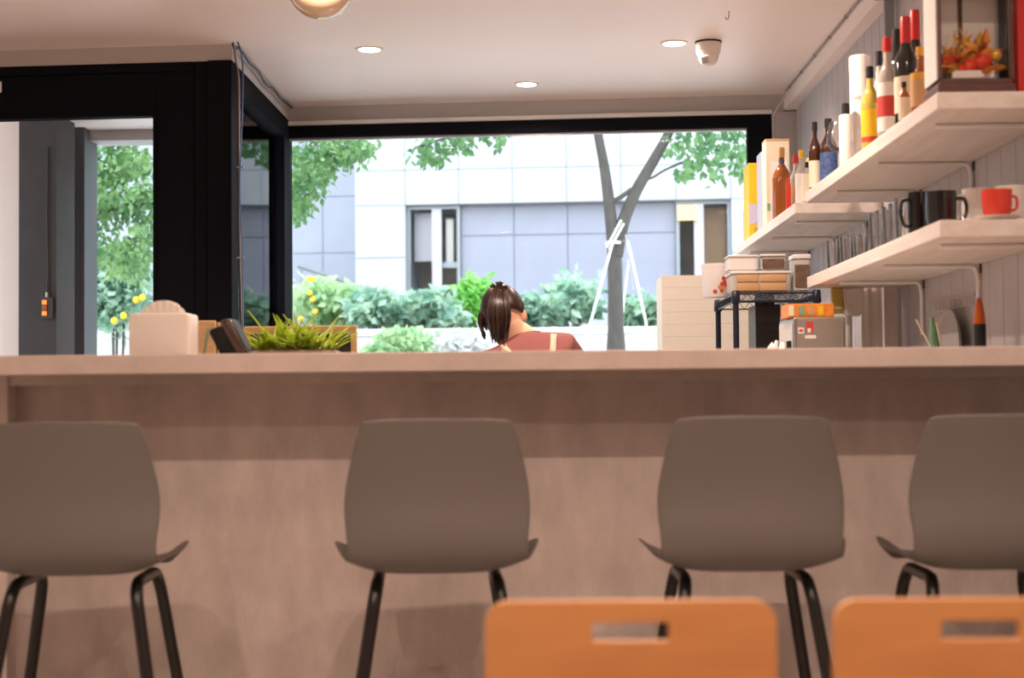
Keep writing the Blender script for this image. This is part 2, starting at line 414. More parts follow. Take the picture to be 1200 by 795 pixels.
# ------------------------------------------------------------------ bar
YF = 3.75; CTZ = P(600, 411.5, YF).z; CBZ = P(600, 434.5, YF).z
XE = P(12, 470, 4.0).x
bar = thing('bar_counter', 'long cement-look bar counter with thick overhanging top, stools along its front', 'bar counter', (0, 0, 0))
XL = XE - .065
ob('counter_top', MB().box(XL, WX - .014, YF, 4.46, CBZ, CTZ, .003), M['cement_top'], bar)
ob('front_panel', MB().box(XE, WX - .014, 4.05, 4.09, .06, CBZ), M['cement'], bar)
ob('apron_rail', MB().box(XE, WX - .014, 3.99, 4.05, P(600, 447, 3.99).z, CBZ), M['cement_top'], bar)
ob('end_panel', MB().box(XL, XE, 3.98, 4.42, 0, CBZ, .002), M['cement_top'], bar)
ob('plinth', MB().box(XE, WX - .014, 4.08, 4.12, 0, .06), M['capblack'], bar)
# lower worktop on the staff side
iw = thing('staff_worktop', 'lower worktop fixed along the staff side of the bar', 'worktop', (0, 0, 0))
ob('slab', MB().box(XL, .62, 4.47, 5.02, .88, .92, .003), M['shelf'], iw)
for x in (XL, -.4, .57): ob('side_panel', MB().box(x, x + .05, 4.47, 4.98, 0, .88), M['cabinet'], iw)

# ------------------------------------------------------------------ stools
def shell_mesh():
    prof = [(.212, .614, .165, -.004, 0, 0), (.205, .630, .188, .004, 0, 0), (.13, .634, .222, .028, 0, 0), (.03, .624, .250, .068, 0, 0), (-.06, .620, .248, .074, 0, 0),
            (-.140, .624, .224, .042, .0, 0), (-.205, .650, .211, .006, .018, 0), (-.236, .704, .208, 0, .035, 0), (-.218, .785, .221, 0, .042, 0),
            (-.222, .865, .208, 0, .04, 0), (-.241, .945, .187, 0, .036, 0), (-.250, .980, .176, -.004, .034, 0), (-.252, .988, .168, -.006, .034, 0)]
    nu = 13; v = []; f = []
    for (y, z, hw, lift, fwd, _) in prof:
        for i in range(nu):
            u = -1 + 2 * i / (nu - 1)
            v.append((hw * u, y + fwd * abs(u) ** 2.2, z + lift * abs(u) ** 4.2))
    for j in range(len(prof) - 1):
        for i in range(nu - 1):
            a = j * nu + i; f.append((a, a + 1, a + nu + 1, a + nu))
    m = bpy.data.meshes.new('seat_shell'); m.from_pydata(v, [], f); m.update()
    for p in m.polygons: p.use_smooth = True
    m.materials.append(M['stool']); return m
def make_stool():
    t = thing('bar_stool', '', 'bar stool')
    sh = ob('seat_shell', shell_mesh(), None, t)
    s1 = sh.modifiers.new('thick', 'SOLIDIFY'); s1.thickness = .008; s1.offset = 0
    s2 = sh.modifiers.new('smooth', 'SUBSURF'); s2.levels = 2; s2.render_levels = 2
    for sx in (-1, 1):
        for yt, yb_, ym in ((-.115, -.19, .02), (.15, .22, .02)):
            sg = 1 if yt > ym else -1
            top = (sx * .142, ym, .600)
            pts = [top, (sx * .142, yt - sg * .06, .600), (sx * .144, yt - sg * .018, .593), (sx * .149, yt + sg * .008, .562),
                   (sx * .156, yt + sg * .016, .52), (sx * .236, yb_, .012)]
            path = smooth_path(pts[:5], 5) + [Vector(pts[5])]
            ob('leg', MB().tube(path, .0155, 10), M['leg'], t, True)
            ob('foot_glide', MB().lathe([(.016, 0), (.017, .004), (.015, .02)], 12, sx * .2375, yb_, 0), M['capblack'], t, True)
    zf = .26; k = (.52 - zf) / (.52 - .012); xx = .156 + (.236 - .156) * k
    yr = -.141 + (-.20 + .141) * k; yf = .181 + (.235 - .181) * k
    ring = [(xx, yr, zf), (xx, yf, zf), (-xx, yf, zf), (-xx, yr, zf), (xx, yr, zf)]
    for a, b in zip(ring[:-1], ring[1:]): ob('footrest_bar', MB().tube([a, b], .009, 8), M['leg'], t, True)
    return t
st0 = make_stool()
YS = 3.46 + .225
slab = ['taupe plastic bar stool next to the cement end panel of the bar', 'taupe plastic bar stool, second along from the end panel of the bar',
        'taupe plastic bar stool, third along from the end panel of the bar', 'taupe plastic bar stool, fourth along from the end panel, closest to the shelf wall']
for i, (px, py, rz) in enumerate(((66, 640, .06), (504, 640, .08), (882, 640, .015), (1183, 640, 0))):
    o = st0 if i == 0 else copy_tree(st0)
    p = P(px, py, 3.46); o.location = (p.x, YS, 0); o.rotation_euler = (0, 0, rz)
    o['label'] = slab[i]; o['group'] = 'bar stools along the counter'

# ------------------------------------------------------------------ plywood chairs near the camera
def curve_panel(name, w, h, r, slot, th):
    cu = bpy.data.curves.new(name, 'CURVE'); cu.dimensions = '2D'; cu.fill_mode = 'BOTH'; cu.extrude = th / 2; cu.bevel_depth = .002; cu.bevel_resolution = 1
    def rr(x0, x1, y0, y1, rad, n=7):
        out = []
        for cx, cy, a0 in ((x1 - rad, y1 - rad, 0), (x0 + rad, y1 - rad, 90), (x0 + rad, y0 + rad, 180), (x1 - rad, y0 + rad, 270)):
            for k in range(n):
                a = R(a0 + 90 * k / (n - 1)); out.append((cx + rad * math.cos(a), cy + rad * math.sin(a)))
        return out
    loops = [rr(-w / 2, w / 2, -h, 0, r)]
    if slot: loops.append(rr(*slot))
    for lp in loops:
        s = cu.splines.new('POLY'); s.points.add(len(lp) - 1); s.use_cyclic_u = True
        for pt, (x, y) in zip(s.points, lp): pt.co = (x, y, 0, 1)
    tmp = bpy.data.objects.new('tmp', cu); C.objects.link(tmp)
    dg = bpy.context.evaluated_depsgraph_get(); me = bpy.data.meshes.new_from_object(tmp.evaluated_get(dg)); me.name = name
    bpy.data.objects.remove(tmp); bpy.data.curves.remove(cu)
    me.transform(Matrix.Rotation(math.pi / 2, 4, 'X'))     # stand it up: x across, z up, y through
    me.materials.clear(); return me
YC = 2.1
pl = P(570, 740, YC); pr = P(908, 740, YC); ptop = P(739, 705, YC)
CW = pr.x - pl.x; CH = ptop.z
sa = P(692, 728, YC); sb = P(785, 752, YC)
def make_chair():
    t = thing('plywood_chair', '', 'chair')
    cx = (pl.x + pr.x) / 2
    me = curve_panel('backrest', CW, .30, .032, (sa.x - cx, sb.x - cx, sb.z - CH, sa.z - CH, .006), .012); me.materials.append(M['ply'])
    b = ob('backrest', me, None, t); b.location = (0, 0, CH)
    me = curve_panel('seat', CW * 1.0, .40, .035, None, .014); me.materials.append(M['ply']); me.transform(Matrix.Rotation(math.pi / 2, 4, 'X'))
    s = ob('seat', me, None, t); s.location = (0, -.43, .455)
    for sx in (-1, 1):
        ob('leg', MB().tube([(sx * .165, .018, CH - .12), (sx * .165, .016, .45), (sx * .175, .06, .008)], .011, 8), M['leg'], t, True)
        ob('leg', MB().tube([(sx * .165, -.38, .442), (sx * .175, -.41, .008)], .011, 8), M['leg'], t, True)
        ob('seat_rail', MB().tube([(sx * .165, .016, .436), (sx * .165, -.39, .436)], .010, 8), M['leg'], t, True)
    return t
ch0 = make_chair()
p2 = P(977, 740, YC)
for i, (x, lab) in enumerate((((pl.x + pr.x) / 2, 'orange plywood chair with handle slot, in front of the third bar stool'),
                              (p2.x + CW / 2, 'orange plywood chair with handle slot, in front of the fourth bar stool'))):
    o = ch0 if i == 0 else copy_tree(ch0)
    o.location = (x, YC, 0); o['label'] = lab; o['group'] = 'plywood dining chairs'

# ------------------------------------------------------------------ things on the bar, left
# tissue box
a = P(150, 414, 4.0); b = P(221, 414, 4.0); tb = thing('tissue_box', 'white plastic tissue box with a tissue sticking out, on the bar', 'tissue box', ((a.x + b.x) / 2, 4.06, CTZ))
w = (b.x - a.x) / 2; hh = P(185, 367, 4.0).z - CTZ
ob('box', MB().box(-w, w, -.06, .06, 0, hh, .010, seg=3), M['whiteplas'], tb, True)
ob('base_seam', MB().box(-w - .001, w + .001, -.061, .061, .003, .006), M['whiteplas'], tb)
tm = MB(); n = 34
vs = []
for j in range(5):
    for i in range(n):
        u = i / (n - 1); x = (u - .5) * (.104 + .014 * j / 4)
        zz = hh - .004 + (j / 4) * (.006 + .034 * (1 - abs(2 * u - 1) ** 2.6))
        vs.append((x, -.008 + .005 * math.sin(u * 40 + j * .3) * j / 4 + .012 * (u - .5), zz))
fs = [(j * n + i, j * n + i + 1, j * n + n + i + 1, j * n + n + i) for j in range(4) for i in range(n - 1)]
to = ob('tissue', tm.add(vs, fs), M['tissue'], tb, True)
md = to.modifiers.new('thick', 'SOLIDIFY'); md.thickness = .008; md.offset = 0

# light wooden menu board with paper clip marks
a = P(222, 414, 4.75); b = P(259, 414, 4.75); zt = P(240, 376, 4.75).z
mbd = thing('menu_board', 'light wooden menu stand with a thin green stripe behind the tissue box', 'menu stand', ((a.x + b.x) / 2, 4.75, .92))
w = (b.x - a.x) / 2 + .01
ob('board', MB().box(-w, w * .55, 0, .012, .0, zt - .92, .003), M['menuwood'], mbd)
ob('board', MB().box(w * .58, w + .03, .012, .024, .0, zt - .925, .003), M['menuwood'], mbd)
ob('foot', MB().box(-w, w, -.03, .05, 0, .012, .002), M['menuwood'], mbd)
dx = P(240, 395, 4.75).x - (a.x + b.x) / 2
ob('green_stripe', MB().tube([(dx - .004, -.003, zt - .92 - .12), (dx + .012, -.003, zt - .92 - .025)], .003, 6), M['greenpaper'], mbd)
ob('clip', MB().tube(smooth_path([(-w + .004, -.004, zt - .92 - .05), (-w + .014, -.006, zt - .92 - .028), (-w + .028, -.004, zt - .92 - .026)], 4), .0035, 6), M['devbrown'], mbd)
ob('clip', MB().box(-w, -w + .018, -.008, 0, zt - .92 - .12, zt - .92 - .085, .002), M['devbrown'], mbd)

# leaning black terminal
p = P(284, 413, 4.25)
dv = thing('card_terminal', 'black payment terminal leaning on its stand, on the bar', 'card terminal', (p.x - .006, 4.25, CTZ)); dv.scale = (1.28, 1.2, 1.02)
T = Matrix.Rotation(R(-22), 4, 'Y')
ob('body', MB().box(-.046, -.006, -.03, .05, .004, .094, .012, T @ Matrix.Translation((.012, 0, .004)), 3), M['device'], dv, True)
ob('bezel', MB().box(-.012, .014, -.035, .055, .004, .106, .008, T @ Matrix.Translation((.012, 0, .004)), 3), M['devbrown'], dv, True)
ob('screen', MB().box(.014, .0155, -.028, .048, .012, .098, 0, T @ Matrix.Translation((.012, 0, .004))), M['device'], dv)
ob('foot', MB().box(-.03, .034, -.02, .04, 0, .014, .003), M['device'], dv)

# spider plant in a trough on the staff worktop
px0 = P(350, 410, 4.8)
plant = thing('potted_plant', 'bushy bright green grass-leaved plant in a trough behind the bar', 'plant', (px0.x, 4.80, .92))
ob('trough', MB().box(-.15, .13, -.07, .07, 0, .262, .006), M['terracotta'], plant)
ob('soil', MB().box(-.14, .12, -.06, .06, .25, .266), M['soil'], plant)
def blade(L, wid, droop, seg=7):
    mb = MB(); vs = []; fs = []
    for i in range(seg + 1):
        t = i / seg; w_ = wid * (1 - t ** 2.2) * (.55 + .9 * min(t * 3, 1) * .5) + .0006
        x = L * (math.sin(t * droop) / droop if droop > .01 else t); z = L * t * (1 - .5 * droop * t)
        for s_, dz in ((-1, .003), (0, -.001), (1, .003)): vs.append((x * .75, s_ * w_, z + dz))
    for i in range(seg):
        for k in range(2): q = i * 3 + k; fs.append((q, q + 1, q + 4, q + 3))
    return mb.add(vs, fs)
bl = []
for k, (L, wd, dr_) in enumerate(((.12, .009, .5), (.11, .010, 1.0), (.10, .009, 1.5), (.14, .007, .3), (.09, .010, 1.2))):
    me = blade(L, wd, dr_).mesh('leaf', True); me.materials.append(M['plant'] if k != 4 else M['plantpale']); bl.append(me)
for k in range(230):
    me = bl[k % 4] if random.random() > .12 else bl[4]
    o = ob('leaf', me, None, plant)
    o.location = (random.uniform(-.12, .11), random.uniform(-.045, .045), .262)
    o.rotation_euler = (random.uniform(-.15, .15), random.uniform(-.1, .45), random.uniform(0, 6.28)); s_ = random.uniform(.65, 1.12); o.scale = (s_,) * 3
    if abs(o.location.x) > .08: o.scale = (s_ * .8,) * 3

# chalkboard in a pine frame
a = P(286, 383, 4.99); b = P(418, 382, 4.99)
cb = thing('chalkboard', 'small chalkboard in a pine frame behind the green plant', 'chalkboard', ((a.x + b.x) / 2, 4.99, .92))
w = (b.x - a.x) / 2; h = a.z - .92
ob('slate', MB().box(-w + .02, w - .02, .004, .012, .02, h - .025), M['slate'], cb)
for x0, x1, z0, z1 in ((-w, w, h - .024, h), (-w, w, 0, .024), (-w, -w + .02, .024, h - .024), (w - .02, w, .024, h - .024)):
    ob('frame_bar', MB().box(x0, x1, -.002, .016, z0, z1, .002), M['menuwood'], cb)

# ------------------------------------------------------------------ person behind the bar
def skinned(name, joints, edges, root, sub=2):
    me = bpy.data.meshes.new(name); me.from_pydata([j[:3] for j in joints], edges, []); me.update()
    o = bpy.data.objects.new(name, me); C.objects.link(o)
    o.modifiers.new('skin', 'SKIN')
    sv = me.skin_vertices[0].data if me.skin_vertices else None
    if sv is None:
        bmx = bmesh.new(); bmx.from_mesh(me); bmx.verts.layers.skin.verify(); bmx.to_mesh(me); bmx.free(); sv = me.skin_vertices[0].data
    for i, j in enumerate(joints):
        r = j[3] if isinstance(j[3], tuple) else (j[3], j[3]); sv[i].radius = r; sv[i].use_root = (i == root)
    ss = o.modifiers.new('sub', 'SUBSURF'); ss.levels = sub; ss.render_levels = sub
    dg = bpy.context.evaluated_depsgraph_get(); m2 = bpy.data.meshes.new_from_object(o.evaluated_get(dg)); m2.name = name
    bpy.data.objects.remove(o); bpy.data.meshes.remove(me); return m2
PY = 5.38
hd = P(589, 367, PY + .20); sr = P(650, 400, PY + .06); sl = P(576, 415, PY + .10)
ox = P(624, 420, PY).x
hx, hzz = hd.x - ox, hd.z
pj = [(0, 0, .86, (.15, .11)), (0, .02, 1.0, (.125, .09)), (.005, .06, 1.10, (.125, .09)), (-.01, .11, 1.185, (.09, .06)), (-.05, .16, 1.255, (.052, .05)), (hx + .016, .20, hzz - .055, (.043, .046)),
      (hx, .225, hzz, (.05, .06)), (hx - .01, .25, hzz + .04, (.04, .05))]
pe = [(0, 1), (1, 2), (2, 3), (3, 4), (4, 5), (5, 6), (6, 7)]
def limb(pts, frm):
    prev = frm
    for q in pts: pj.append(q); pe.append((prev, len(pj) - 1)); prev = len(pj) - 1
    return prev
hands = []
for s_, sh in ((1, (.115, .09, 1.195)), (-1, (-.15, .13, 1.145))):
    wri = limb([(*sh, (.05, .045)), (s_ * .21, .17, 1.03, (.042, .042)), (s_ * .15, .33, .975, (.030, .030)), (s_ * .115, .40, .965, (.036, .016))], 3)
    for f_, (dx, ln) in enumerate(((-.027, .07), (-.009, .08), (.009, .076), (.026, .06))):
        bx_ = s_ * .115 + dx
        limb([(bx_, .435, .962, .0085), (bx_ * 1.02, .435 + ln * .5, .958, .008), (bx_ * 1.02, .435 + ln, .940, .007)], wri)
    limb([(s_ * .115 - s_ * .035, .405, .958, .010), (s_ * .115 - s_ * .055, .44, .947, .009)], wri)
for s_ in (1, -1):
    limb([(s_ * .09, .0, .78, (.085, .085)), (s_ * .095, .01, .46, (.055, .058)), (s_ * .10, -.01, .10, (.038, .04)), (s_ * .105, .03, .035, (.036, .034)), (s_ * .11, .13, .028, (.035, .022))], 0)
bmb = MB()
for i_, j_ in pe:
    A, B = pj[i_], pj[j_]; ra = A[3] if isinstance(A[3], tuple) else (A[3],) * 2; rb_ = B[3] if isinstance(B[3], tuple) else (B[3],) * 2
    va, vb = Vector(A[:3]), Vector(B[:3]); st = max(2, int((vb - va).length / (.45 * min(ra[1], rb_[1]))) + 1)
    for q in range(st + 1):
        t_ = q / st; c_ = va.lerp(vb, t_); rx_ = ra[0] + (rb_[0] - ra[0]) * t_; ry_ = ra[1] + (rb_[1] - ra[1]) * t_
        bmb.ball(c_, rx_, ry_ if c_.z > .98 or abs(c_.x) < .02 or c_.z < .9 else rx_, min(rx_, ry_) if c_.z < .98 and c_.y > .36 else (rx_ + ry_) / 2, 12, 8)
HM = Matrix.Translation((hx, .225, hzz)) @ Matrix.Rotation(R(-28), 4, 'X') @ Matrix.Rotation(R(-10), 4, 'Y')
bmb.ball((0, 0, 0), .074, .092, .105, 24, 16, HM)
bmb.ball((0, .05, -.06), .05, .045, .05, 16, 10, HM)                 # jaw
bmb.tube([HM @ Vector((0, .088, .015)), HM @ Vector((0, .112, -.025)), HM @ Vector((0, .092, -.032))], [.008, .012, .009], 8)   # nose
for s_ in (-1, 1):
    bmb.ball((s_ * .078, .004, -.020), .010, .017, .027, 12, 8, HM)  # ear
    bmb.ball((s_ * .03, .082, .005), .014, .012, .009, 10, 6, HM)     # eye
bmb.ball((0, .092, -.062), .024, .010, .008, 10, 6, HM)              # mouth
person = tag(ob('person', bmb, M['skin'], None, True), 'person seen from behind in dusty red top with apron straps, dark ponytail, head bowed', 'person')
person.location = (ox, PY, 0)
rm = person.modifiers.new('join', 'REMESH'); rm.mode = 'VOXEL'; rm.voxel_size = .006; rm.use_smooth_shade = True
dg = bpy.context.evaluated_depsgraph_get(); dg.update(); m_ = bpy.data.meshes.new_from_object(person.evaluated_get(dg)); m_.name = 'person'
person.modifiers.clear(); person.data = m_
bx = bmesh.new(); bx.from_mesh(m_); seen = set(); isl = []
for v in bx.verts:
    if v in seen: continue
    st_ = [v]; seen.add(v); cur = []
    while st_:
        q = st_.pop(); cur.append(q)
        for e in q.link_edges:
            w = e.other_vert(q)
            if w not in seen: seen.add(w); st_.append(w)
    isl.append(cur)
isl.sort(key=len); bmesh.ops.delete(bx, geom=[v for c_ in isl[:-1] for v in c_], context='VERTS')
for _ in range(3): bmesh.ops.smooth_vert(bx, verts=bx.verts, factor=.5, use_axis_x=True, use_axis_y=True, use_axis_z=True)
bx.to_mesh(m_); bx.free()
for p_ in m_.polygons: p_.use_smooth = True
# top
tj = [(0, 0, .90, (.165, .125)), (0, .02, 1.0, (.155, .118)), (.005, .055, 1.10, (.16, .118)), (-.012, .09, 1.185, (.128, .085)), (-.035, .125, 1.228, (.062, .055))]
te = [(0, 1), (1, 2), (2, 3), (3, 4)]
for s_, sh in ((1, (.118, .085, 1.205)), (-1, (-.155, .125, 1.150))):
    tj.append((*sh, (.066, .060))); te.append((3, len(tj) - 1)); tj.append((s_ * .20, .155, 1.075, (.058, .055))); te.append((len(tj) - 2, len(tj) - 1))
so = ob('shirt', skinned('shirt', tj, te, 0), M['shirt'], person)
for p_ in so.data.polygons: p_.use_smooth = True
lj = [(0, 0, .90, (.16, .12)), (0, 0, .80, (.155, .12))]; le = [(0, 1)]
for s_ in (1, -1):
    b0 = 1
    for q in ((s_ * .09, 0, .72, .095), (s_ * .095, .01, .46, .068), (s_ * .10, -.01, .12, .058)): lj.append(q); le.append((b0, len(lj) - 1)); b0 = len(lj) - 1
tr = ob('trousers', skinned('trousers', lj, le, 0), M['trousers'], person)
# apron straps laid on the back of the shirt by casting from behind
dg = bpy.context.evaluated_depsgraph_get()
from mathutils.bvhtree import BVHTree
bv = BVHTree.FromPolygons([v.co for v in so.data.vertices], [tuple(p.vertices) for p in so.data.polygons])
def strap(pts, wid):
    vs = []; fs = []; n = 0
    for (x, z) in pts:
        for s_ in (-1, 1):
            h_ = bv.ray_cast(Vector((x + s_ * wid, -1, z)), Vector((0, 1, 0)))
            if h_[0] is None: h_ = bv.find_nearest(Vector((x + s_ * wid, -.05, z)))
            vs.append(h_[0] + Vector((0, -.004, .002)))
    k = len(pts)
    fs = [(2 * i, 2 * i + 1, 2 * i + 3, 2 * i + 2) for i in range(k - 1)]
    o = ob('apron_strap', MB().add(vs, fs), M['strap'], person, True)
    md = o.modifiers.new('thick', 'SOLIDIFY'); md.thickness = .004; md.offset = 0
def lin(a, b, n=14): return [(a[0] + (b[0] - a[0]) * i / (n - 1), a[1] + (b[1] - a[1]) * i / (n - 1)) for i in range(n)]
q0 = P(584, 400, PY); q1 = P(612, 418, PY); strap(lin((q0.x - ox, q0.z), (q1.x - ox + .06, q1.z - .10)), .011)
q0 = P(649, 392, PY); q1 = P(651, 414, PY); strap(lin((q0.x - ox, q0.z), (q1.x - ox - .02, q1.z - .15)), .011)
ob('apron', MB().box(-.13, .13, .135, .142, .50, 1.05, .003), M['strap'], person)
# hair: cap, then a high ponytail of many locks
hm = MB(); bmx = bmesh.new(); bmesh.ops.create_uvsphere(bmx, u_segments=28, v_segments=20, radius=1)
dele = [v for v in bmx.verts if (v.co.y > .30 and v.co.z < .55) or (v.co.z < -.55) or (v.co.x > .62 and v.co.z < -.10 and v.co.y > -.28) or (v.co.x > .35 and v.co.z < -.42)]
bmesh.ops.delete(bmx, geom=dele, context='VERTS')
for v in bmx.verts:
    n_ = 1 + .025 * math.sin(v.co.x * 23) * abs(v.co.y)
    v.co = Vector((v.co.x * .084 * n_, v.co.y * .103 * n_, v.co.z * .115 * n_))
hm.bm(bmx, HM)
cap_ = ob('hair', hm, M['hair'], person, True)
md = cap_.modifiers.new('thick', 'SOLIDIFY'); md.thickness = .008
tie = P(584, 341, PY + .10)
tx, tz = tie.x - ox, tie.z
pt = MB(); end = P(585, 404, PY + .06); ex, ez = end.x - ox, end.z
rr_ = random.Random(3)
for k in range(64):
    a_ = rr_.uniform(0, 6.28); q = rr_.random() ** .5
    dx = math.cos(a_) * q; dy = math.sin(a_) * q
    L_ = rr_.uniform(.72, 1.0)
    p0 = Vector((tx + dx * .020 + .004, .135 + dy * .015, tz + .004 + rr_.uniform(-.01, .008)))
    p1 = Vector((tx + dx * .034, .082 + dy * .018, tz - .035))
    p2 = Vector((tx + (ex - tx) * .5 + dx * .042, .062 + dy * .022, tz + (ez - tz) * .5))
    p3 = Vector((ex + dx * .026, .075 + dy * .02, tz + (ez - tz) * L_))
    pts = smooth_path([p0, p1, p2, p3], 4); n = len(pts)
    pt.tube(pts, [.0075 * (1 - .75 * (i / (n - 1)) ** 2) for i in range(n)], 5)
for k in range(16):       # flyaway ends around the tie
    a_ = rr_.uniform(-.6, 3.6); p0 = Vector((tx, .125, tz)); d = Vector((math.cos(a_) * .034, rr_.uniform(-.02, .02), abs(math.sin(a_)) * .026 + .010))
    pt.tube(smooth_path([p0, p0 + d * .6 + Vector((0, 0, .006)), p0 + d], 3), [.004] * 3 + [.003] * 3 + [.0012], 5)
ob('ponytail', pt, M['hair'], person, True)
sd = MB()
for k in range(7):        # loose side locks
    x_ = hx - .074 - .004 * k * .5
    sd.tube(smooth_path([(x_ + .012, .19 + .008 * k, hzz + .03), (x_ - .003, .18 + .008 * k, hzz - .03), (x_ + .004 + .003 * k, .175 + .006 * k, hzz - .085 - .006 * (k % 3))], 4), [.006] * 8 + [.002], 5)
ob('side_lock', sd, M['hair'], person, True)
ob('hair_tie', MB().lathe([(.017, -.007), (.021, 0), (.017, .007)], 14, tx + .002, .128, tz - .002, cap=False), M['capblack'], person, True)
# table the person works at
pt_ = thing('prep_table', 'steel work table in front of the person behind the bar', 'table', (ox, PY + .58, 0))
ob('table_top', MB().box(-.6, .6, -.25, .30, .895, .925, .004), M['steel'], pt_)
for x in (-.56, .56):
    for y in (-.21, .26): ob('leg', MB().tube([(x, y, 0), (x, y, .895)], .018, 8), M['steel'], pt_, True)

# ------------------------------------------------------------------ wall shelves
YN, YFAR, YM0, YM1 = 4.4 * K, 6.62 * K, 6.9 * K, 9.0 * K
PW = WX - .013             # face of the wall planks
nt_ = P(1098.5, 107.8, YN); nb_ = P(1099.5, 127.8, YN); ln_ = P(1102, 257.8, YN); lb_ = P(1103, 277, YN); mn_ = P(933, 237.5, YM0); mb_ = P(934, 252.5, YM0)
SFX = nt_.x; TOPZ = nt_.z; LOWZ = ln_.z; MIDZ = mn_.z; TH = .045
def shelf(label, y0, y1, z, bys):
    t = thing('wall_shelf', label, 'shelf', (PW, (y0 + y1) / 2, z), 0, 'whitewashed wall shelves')
    yc = (y0 + y1) / 2
    ob('board', MB().box(SFX - PW, -.0005, y0 - yc, y1 - yc, -TH, 0, .003), M['shelf'], t)
    dep = (PW - SFX) * .86
    for by in bys:
        y = by - yc
        path = [(-dep, y, -TH - .007)] + smooth_path([(-.055, y, -TH - .007), (-.02, y, -TH - .012), (-.0085, y, -TH - .045)], 5) + [(-.0085, y, -TH - .20)]
        br = ob('bracket', MB().tube(path, .0075, 8), M['bracket'], t, True)
        ob('wall_plate', MB().box(-.003, -.0005, y - .012, y + .012, -TH - .03, -TH - .001), M['capblack'], br)
shelf('upper whitewashed shelf with liquor bottles and a glass display case on it', YN, YFAR, TOPZ, (4.65 * K, 5.44 * K, 6.2 * K))
shelf('lower whitewashed shelf holding drinking glasses and mugs', YN, YFAR, LOWZ, (4.62 * K, 5.38 * K, 6.18 * K))
shelf('short whitewashed shelf by the window holding books and a whisky box', YM0, YM1, MIDZ, (7.22 * K, 7.97 * K, 8.8 * K))

def onx(px, X):           # depth at which a pixel column meets X
    d = ray(px, 300); return X * d.y / d.x
def place(px, X, z): return (X, onx(px, X), z)
def top_h(px, py, X, z):  # height of something standing at z whose top shows at py
    return P(px, py, onx(px, X)).z - z
def bottle(name, label, px, X, z, py, r, glass, cap, lab=None, labz=(.15, .55), neck=.28, shoulder=.62, cat='bottle', lab2=None, group='bottles on the wall shelves'):
    h = top_h(px, py, X, z)
    t = thing(name, label, cat, place(px, X, z), 0, group)
    rn = neck * r / .5 * .62
    ob('glass_body', MB().lathe([(r * .55, 0), (r * .95, .003), (r, .012), (r, h * shoulder * .9), (r * .94, h * shoulder), (r * .6, h * (shoulder + .08)), (rn, h * (shoulder + .15)), (rn, h * .9)], 20), glass, t, True)
    ob('cap', MB().lathe([(rn * 1.18, h * .86), (rn * 1.22, h * .90), (rn * 1.2, h * .995), (rn * .9, h)], 16), cap, t, True)
    if lab: ob('paper_label', MB().lathe([(r * 1.01, h * labz[0]), (r * 1.012, h * labz[1])], 20, cap=False), lab, t, True)
    if lab2: ob('paper_label', MB().lathe([((lab2[3] if len(lab2) > 3 else r) * 1.016, h * lab2[1]), ((lab2[3] if len(lab2) > 3 else r) * 1.018, h * lab2[2])], 20, cap=False), lab2[0], t, True)
    return t
# upper shelf, from the window end towards the room
bottle('bottle', 'small brown flip-top bottle with cream label on the upper shelf', 957, SFX + .028, TOPZ, 143, .025, M['brownglass'], M['capblack'], M['cream'], (.03, .42))
bottle('bottle', 'brown bottle with blue label, tall black cap, beside the wine glass', 973, SFX + .070, TOPZ, 139, .034, M['brownglass'], M['capblack'], M['bluelab'], (.06, .5))
X_ = SFX + .05
g = thing('wine_glass', 'stemmed wine glass on the upper shelf', 'glass', place(984, X_, TOPZ)); h = top_h(984, 143, X_, TOPZ)
ob('bowl', MB().lathe([(.004, h * .45), (.022, h * .48), (.037, h * .58), (.041, h * .72), (.036, h * .88), (.029, h), (.028, h), (.035, h * .88), (.0395, h * .72), (.0355, h * .585), (.021, h * .49), (.002, h * .465)], 24, cap=False), M['glass'], g, True)
ob('stem', MB().lathe([(.034, 0), (.034, .002), (.006, .006), (.0035, .02), (.0035, h * .42), (.006, h * .458)], 20), M['glass'], g, True)
t = thing('bottle', 'white labelled bottle with black cap in front of the white tube', 'bottle', place(994, SFX + .030, TOPZ), 0, 'bottles on the wall shelves'); h = top_h(995, 122, SFX + .035, TOPZ)
ob('sleeve', MB().lathe([(.024, 0), (.025, .003), (.025, h * .78), (.022, h * .82)], 20), M['white'], t, True)
ob('cap', MB().lathe([(.0135, h * .8), (.014, h * .99), (.012, h)], 16), M['capblack'], t, True)
ob('print_panel', MB().box(.008, .020, -.026, -.020, h * .12, h * .4), M['greyplate'], t)
X_ = SFX + .09
t = thing('gift_tube', 'tall white cylindrical gift tube on the upper shelf', 'tube', place(1011, X_, TOPZ)); h = top_h(1011, 66, X_, TOPZ)
ob('tube_body', MB().lathe([(.036, 0), (.036, h * .86)], 28), M['white'], t, True)
ob('lid', MB().lathe([(.0372, h * .86), (.0372, h - .003), (.0345, h)], 28), M['white'], t, True)
for k in range(7):
    a_ = R(-138 + 13 * k); c_, s_ = math.cos(a_), math.sin(a_)
    ob('print_mark', MB().box(-.0025, .0025, -.0006, .0006, h * .60, h * .60 + (.012 if k % 2 else .014), 0, Matrix.Translation((c_ * .0363, s_ * .0363, 0)) @ Matrix.Rotation(a_ + math.pi / 2, 4, 'Z')), M['greyplate'], t)
bottle('bottle', 'yellow liqueur bottle with bright yellow label beside the white tube', 1023, SFX + .04, TOPZ, 78, .030, M['yellowglass'], M['capblack'], M['yellow'], (.14, .48), lab2=(M['redlab'], .1, .16))
bottle('bottle', 'slim pale bottle with cream label between yellow and red-capped bottles', 1034, SFX + .10, TOPZ, 60, .028, M['paleglass'], M['capblack'], M['cream'], (.12, .5))
